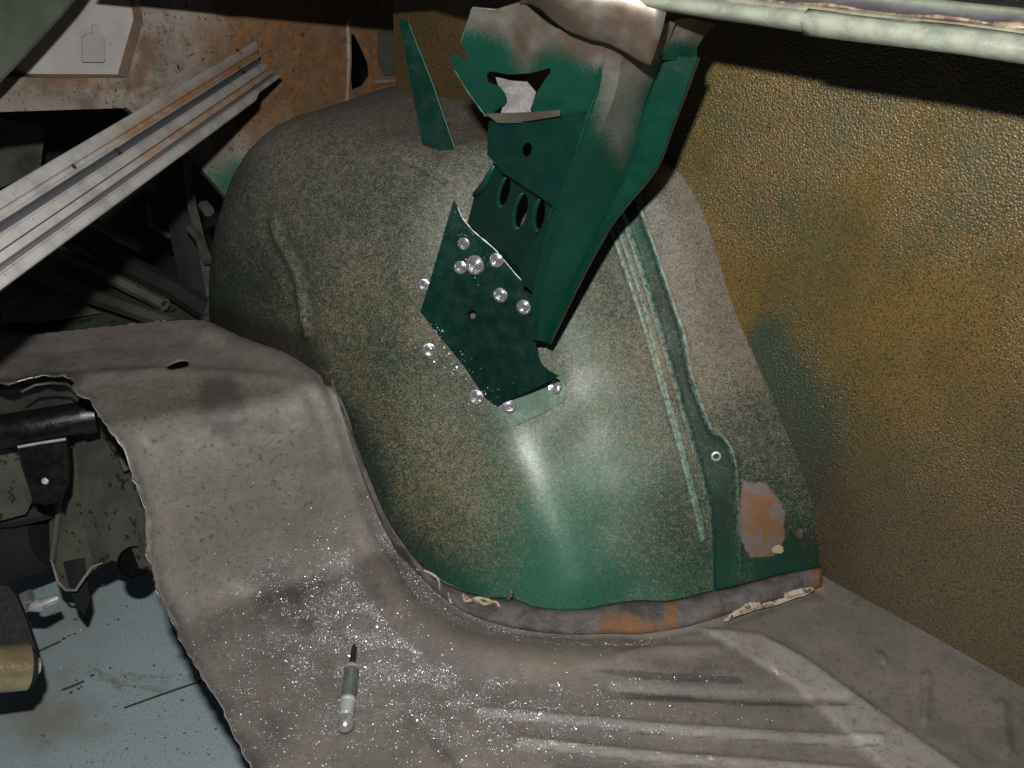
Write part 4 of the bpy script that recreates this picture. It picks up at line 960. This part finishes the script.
turned('tip', [(.74, .0036), (.80, .0035), (.92, .0032), (.965, .0028), (1.0, .0006)], 'blackmat', cpn)

# white paint spot in the corner and loose crumbs
V, Fc = lathe(hitfloor(836, 606)[0] + ZZ * .0005, ZZ, [(.0035, 0), (.003, .0015), (.0015, .0022), (.0002, .0024)], 9)
o = link('white_crumb', V, Fc, plain('white_crumb', (.8, .8, .78), .6, 0, .05)); tag(o, 'single white crumb on the floor beside the brown panel corner', 'crumb')
p, nn = hitfloor(824, 590); 

# ---------------------------------------------------------------- metal shavings
clouds = [((378, 605), (36, 34), 0, 3400), ((360, 628), (46, 28), 0, 3600), ((330, 600), (42, 40), 0, 2400), ((420, 665), (50, 20), .35, 2600), ((470, 700), (70, 22), .2, 2300), ((300, 665), (60, 45), 0, 1900), ((240, 650), (45, 35), 0, 220),
          ((540, 715), (90, 30), 0, 1400), ((450, 740), (90, 22), 0, 900), ((600, 700), (80, 30), 0, 500), ((390, 540), (12, 26), -.6, 300), ((360, 700), (60, 40), 0, 1400)]
fv, ff = [], []
pts = []
for c, s, a, n in clouds:
    n = int(n * 6); q = np.random.randn(n, 2) * s; ca, sa = math.cos(a), math.sin(a); pts.append(np.c_[q[:, 0] * ca - q[:, 1] * sa + c[0], q[:, 0] * sa + q[:, 1] * ca + c[1]])
gl = smooth_line([(372, 510), (393, 548), (420, 582), (455, 610), (500, 628), (560, 638), (620, 641), (660, 641)], 200)
gi = np.random.randint(0, 200, 4200); pts.append(gl[gi] + np.random.randn(4200, 2) * (3.5, 2.6) + (-4, 3))
pts.append(np.c_[np.random.uniform(180, 800, 420), np.random.uniform(470, 768, 420)])
ln = np.array([(RIBS[1][0][0]), (700, 731)]); k = np.random.rand(500); pts.append(np.array([480, 712]) + k[:, None] * np.array([230, 21]) + np.random.randn(500, 2) * (0, 3))
pts = np.vstack(pts)
bd, _ = polydist(pts, BERMs); dj, _ = polydist(pts, J1s)
keep = np.random.rand(len(pts)) < np.where((bd < 19) & (dj > 9) & (pts[:, 0] > 350), .10, 1.0)
pts = pts[keep]
clump = np.array([noise.fractal(Vector((q[0] * .035, q[1] * .06, 3)), 1.0, 2.0, 4) for q in pts]); pts = pts[(np.random.rand(len(pts)) < np.clip(.55 + 1.6 * clump, .05, 1))]
cutpx = np.array(cutf)
for (u, v) in pts:
    if not (0 < u < 1040 and 440 < v < 790): continue
    p, nn = hitfloor(u, v)
    if p is None or p[2] < -.02: continue
    h_, _n = hith(u, v)
    if h_ is not None and np.linalg.norm(h_ - CAMP) < np.linalg.norm(p - CAMP): continue
    s = (.00018 + abs(random.gauss(0, 1)) * .00022) 
    if random.random() < .03: s *= 2.3
    nrm = nn + np.random.randn(3) * .55; nrm /= np.linalg.norm(nrm); t = np.cross(nrm, np.random.randn(3)); t /= np.linalg.norm(t); b = np.cross(nrm, t)
    p = p + nn * (s * .6 + .0002); e = random.uniform(.4, 1.0); o_ = len(fv); cu = nrm * s * random.uniform(.1, .6)
    fv += [p - t * s, p - b * s * e + cu * .3, p + t * s * random.uniform(.6, 1.6), p + b * s * e + cu]; ff += [(o_, o_ + 1, o_ + 2), (o_, o_ + 2, o_ + 3)]
print('shavings', len(ff) // 2)
k = NB('aluminium_shavings'); rnd = k.n.new('ShaderNodeNewGeometry').outputs['Random Per Island']
k.set(Base_Color=k.mix(k.ramp(rnd, .3, 1.0), (.30, .30, .31), (.85, .85, .88)), Metallic=.65, Roughness=.36); M['shav'] = k.m
o = link('metal_shavings', fv, ff, M['shav'], None, False); tag(o, 'bright metal drilling swarf scattered over the floor around the punch', 'shavings', kind='stuff')
# swarf clinging around the drilled spots
fv, ff = [], []
for (u0, v0, n, sg) in [(432, 350, 60, 9), (476, 397, 60, 10), (455, 375, 40, 12), (465, 232, 50, 8), (475, 262, 40, 9), (515, 405, 30, 14), (430, 335, 50, 9), (555, 392, 16, 7)]:
    for _ in range(n):
        u, v = u0 + random.gauss(0, sg), v0 + random.gauss(0, sg)
        p, nn = hith(u, v)
        if p is None: continue
        if inpoly(np.array([[u, v]]), np.array(poly3))[0]: p = mp(u, v); 
        s = .0003 + abs(random.gauss(0, .0003)); nrm = nn + np.random.randn(3) * .6; nrm /= np.linalg.norm(nrm); t = np.cross(nrm, np.random.randn(3)); t /= np.linalg.norm(t); b = np.cross(nrm, t)
        p = p + nn * .0018; o_ = len(fv); fv += [p - t * s, p - b * s, p + t * s, p + b * s]; ff += [(o_, o_ + 1, o_ + 2), (o_, o_ + 2, o_ + 3)]
o = link('clinging_swarf', fv, ff, M['shav'], None, False); tag(o, 'fine bright swarf clinging round the drilled spots on plate and dome', 'shavings', kind='stuff')
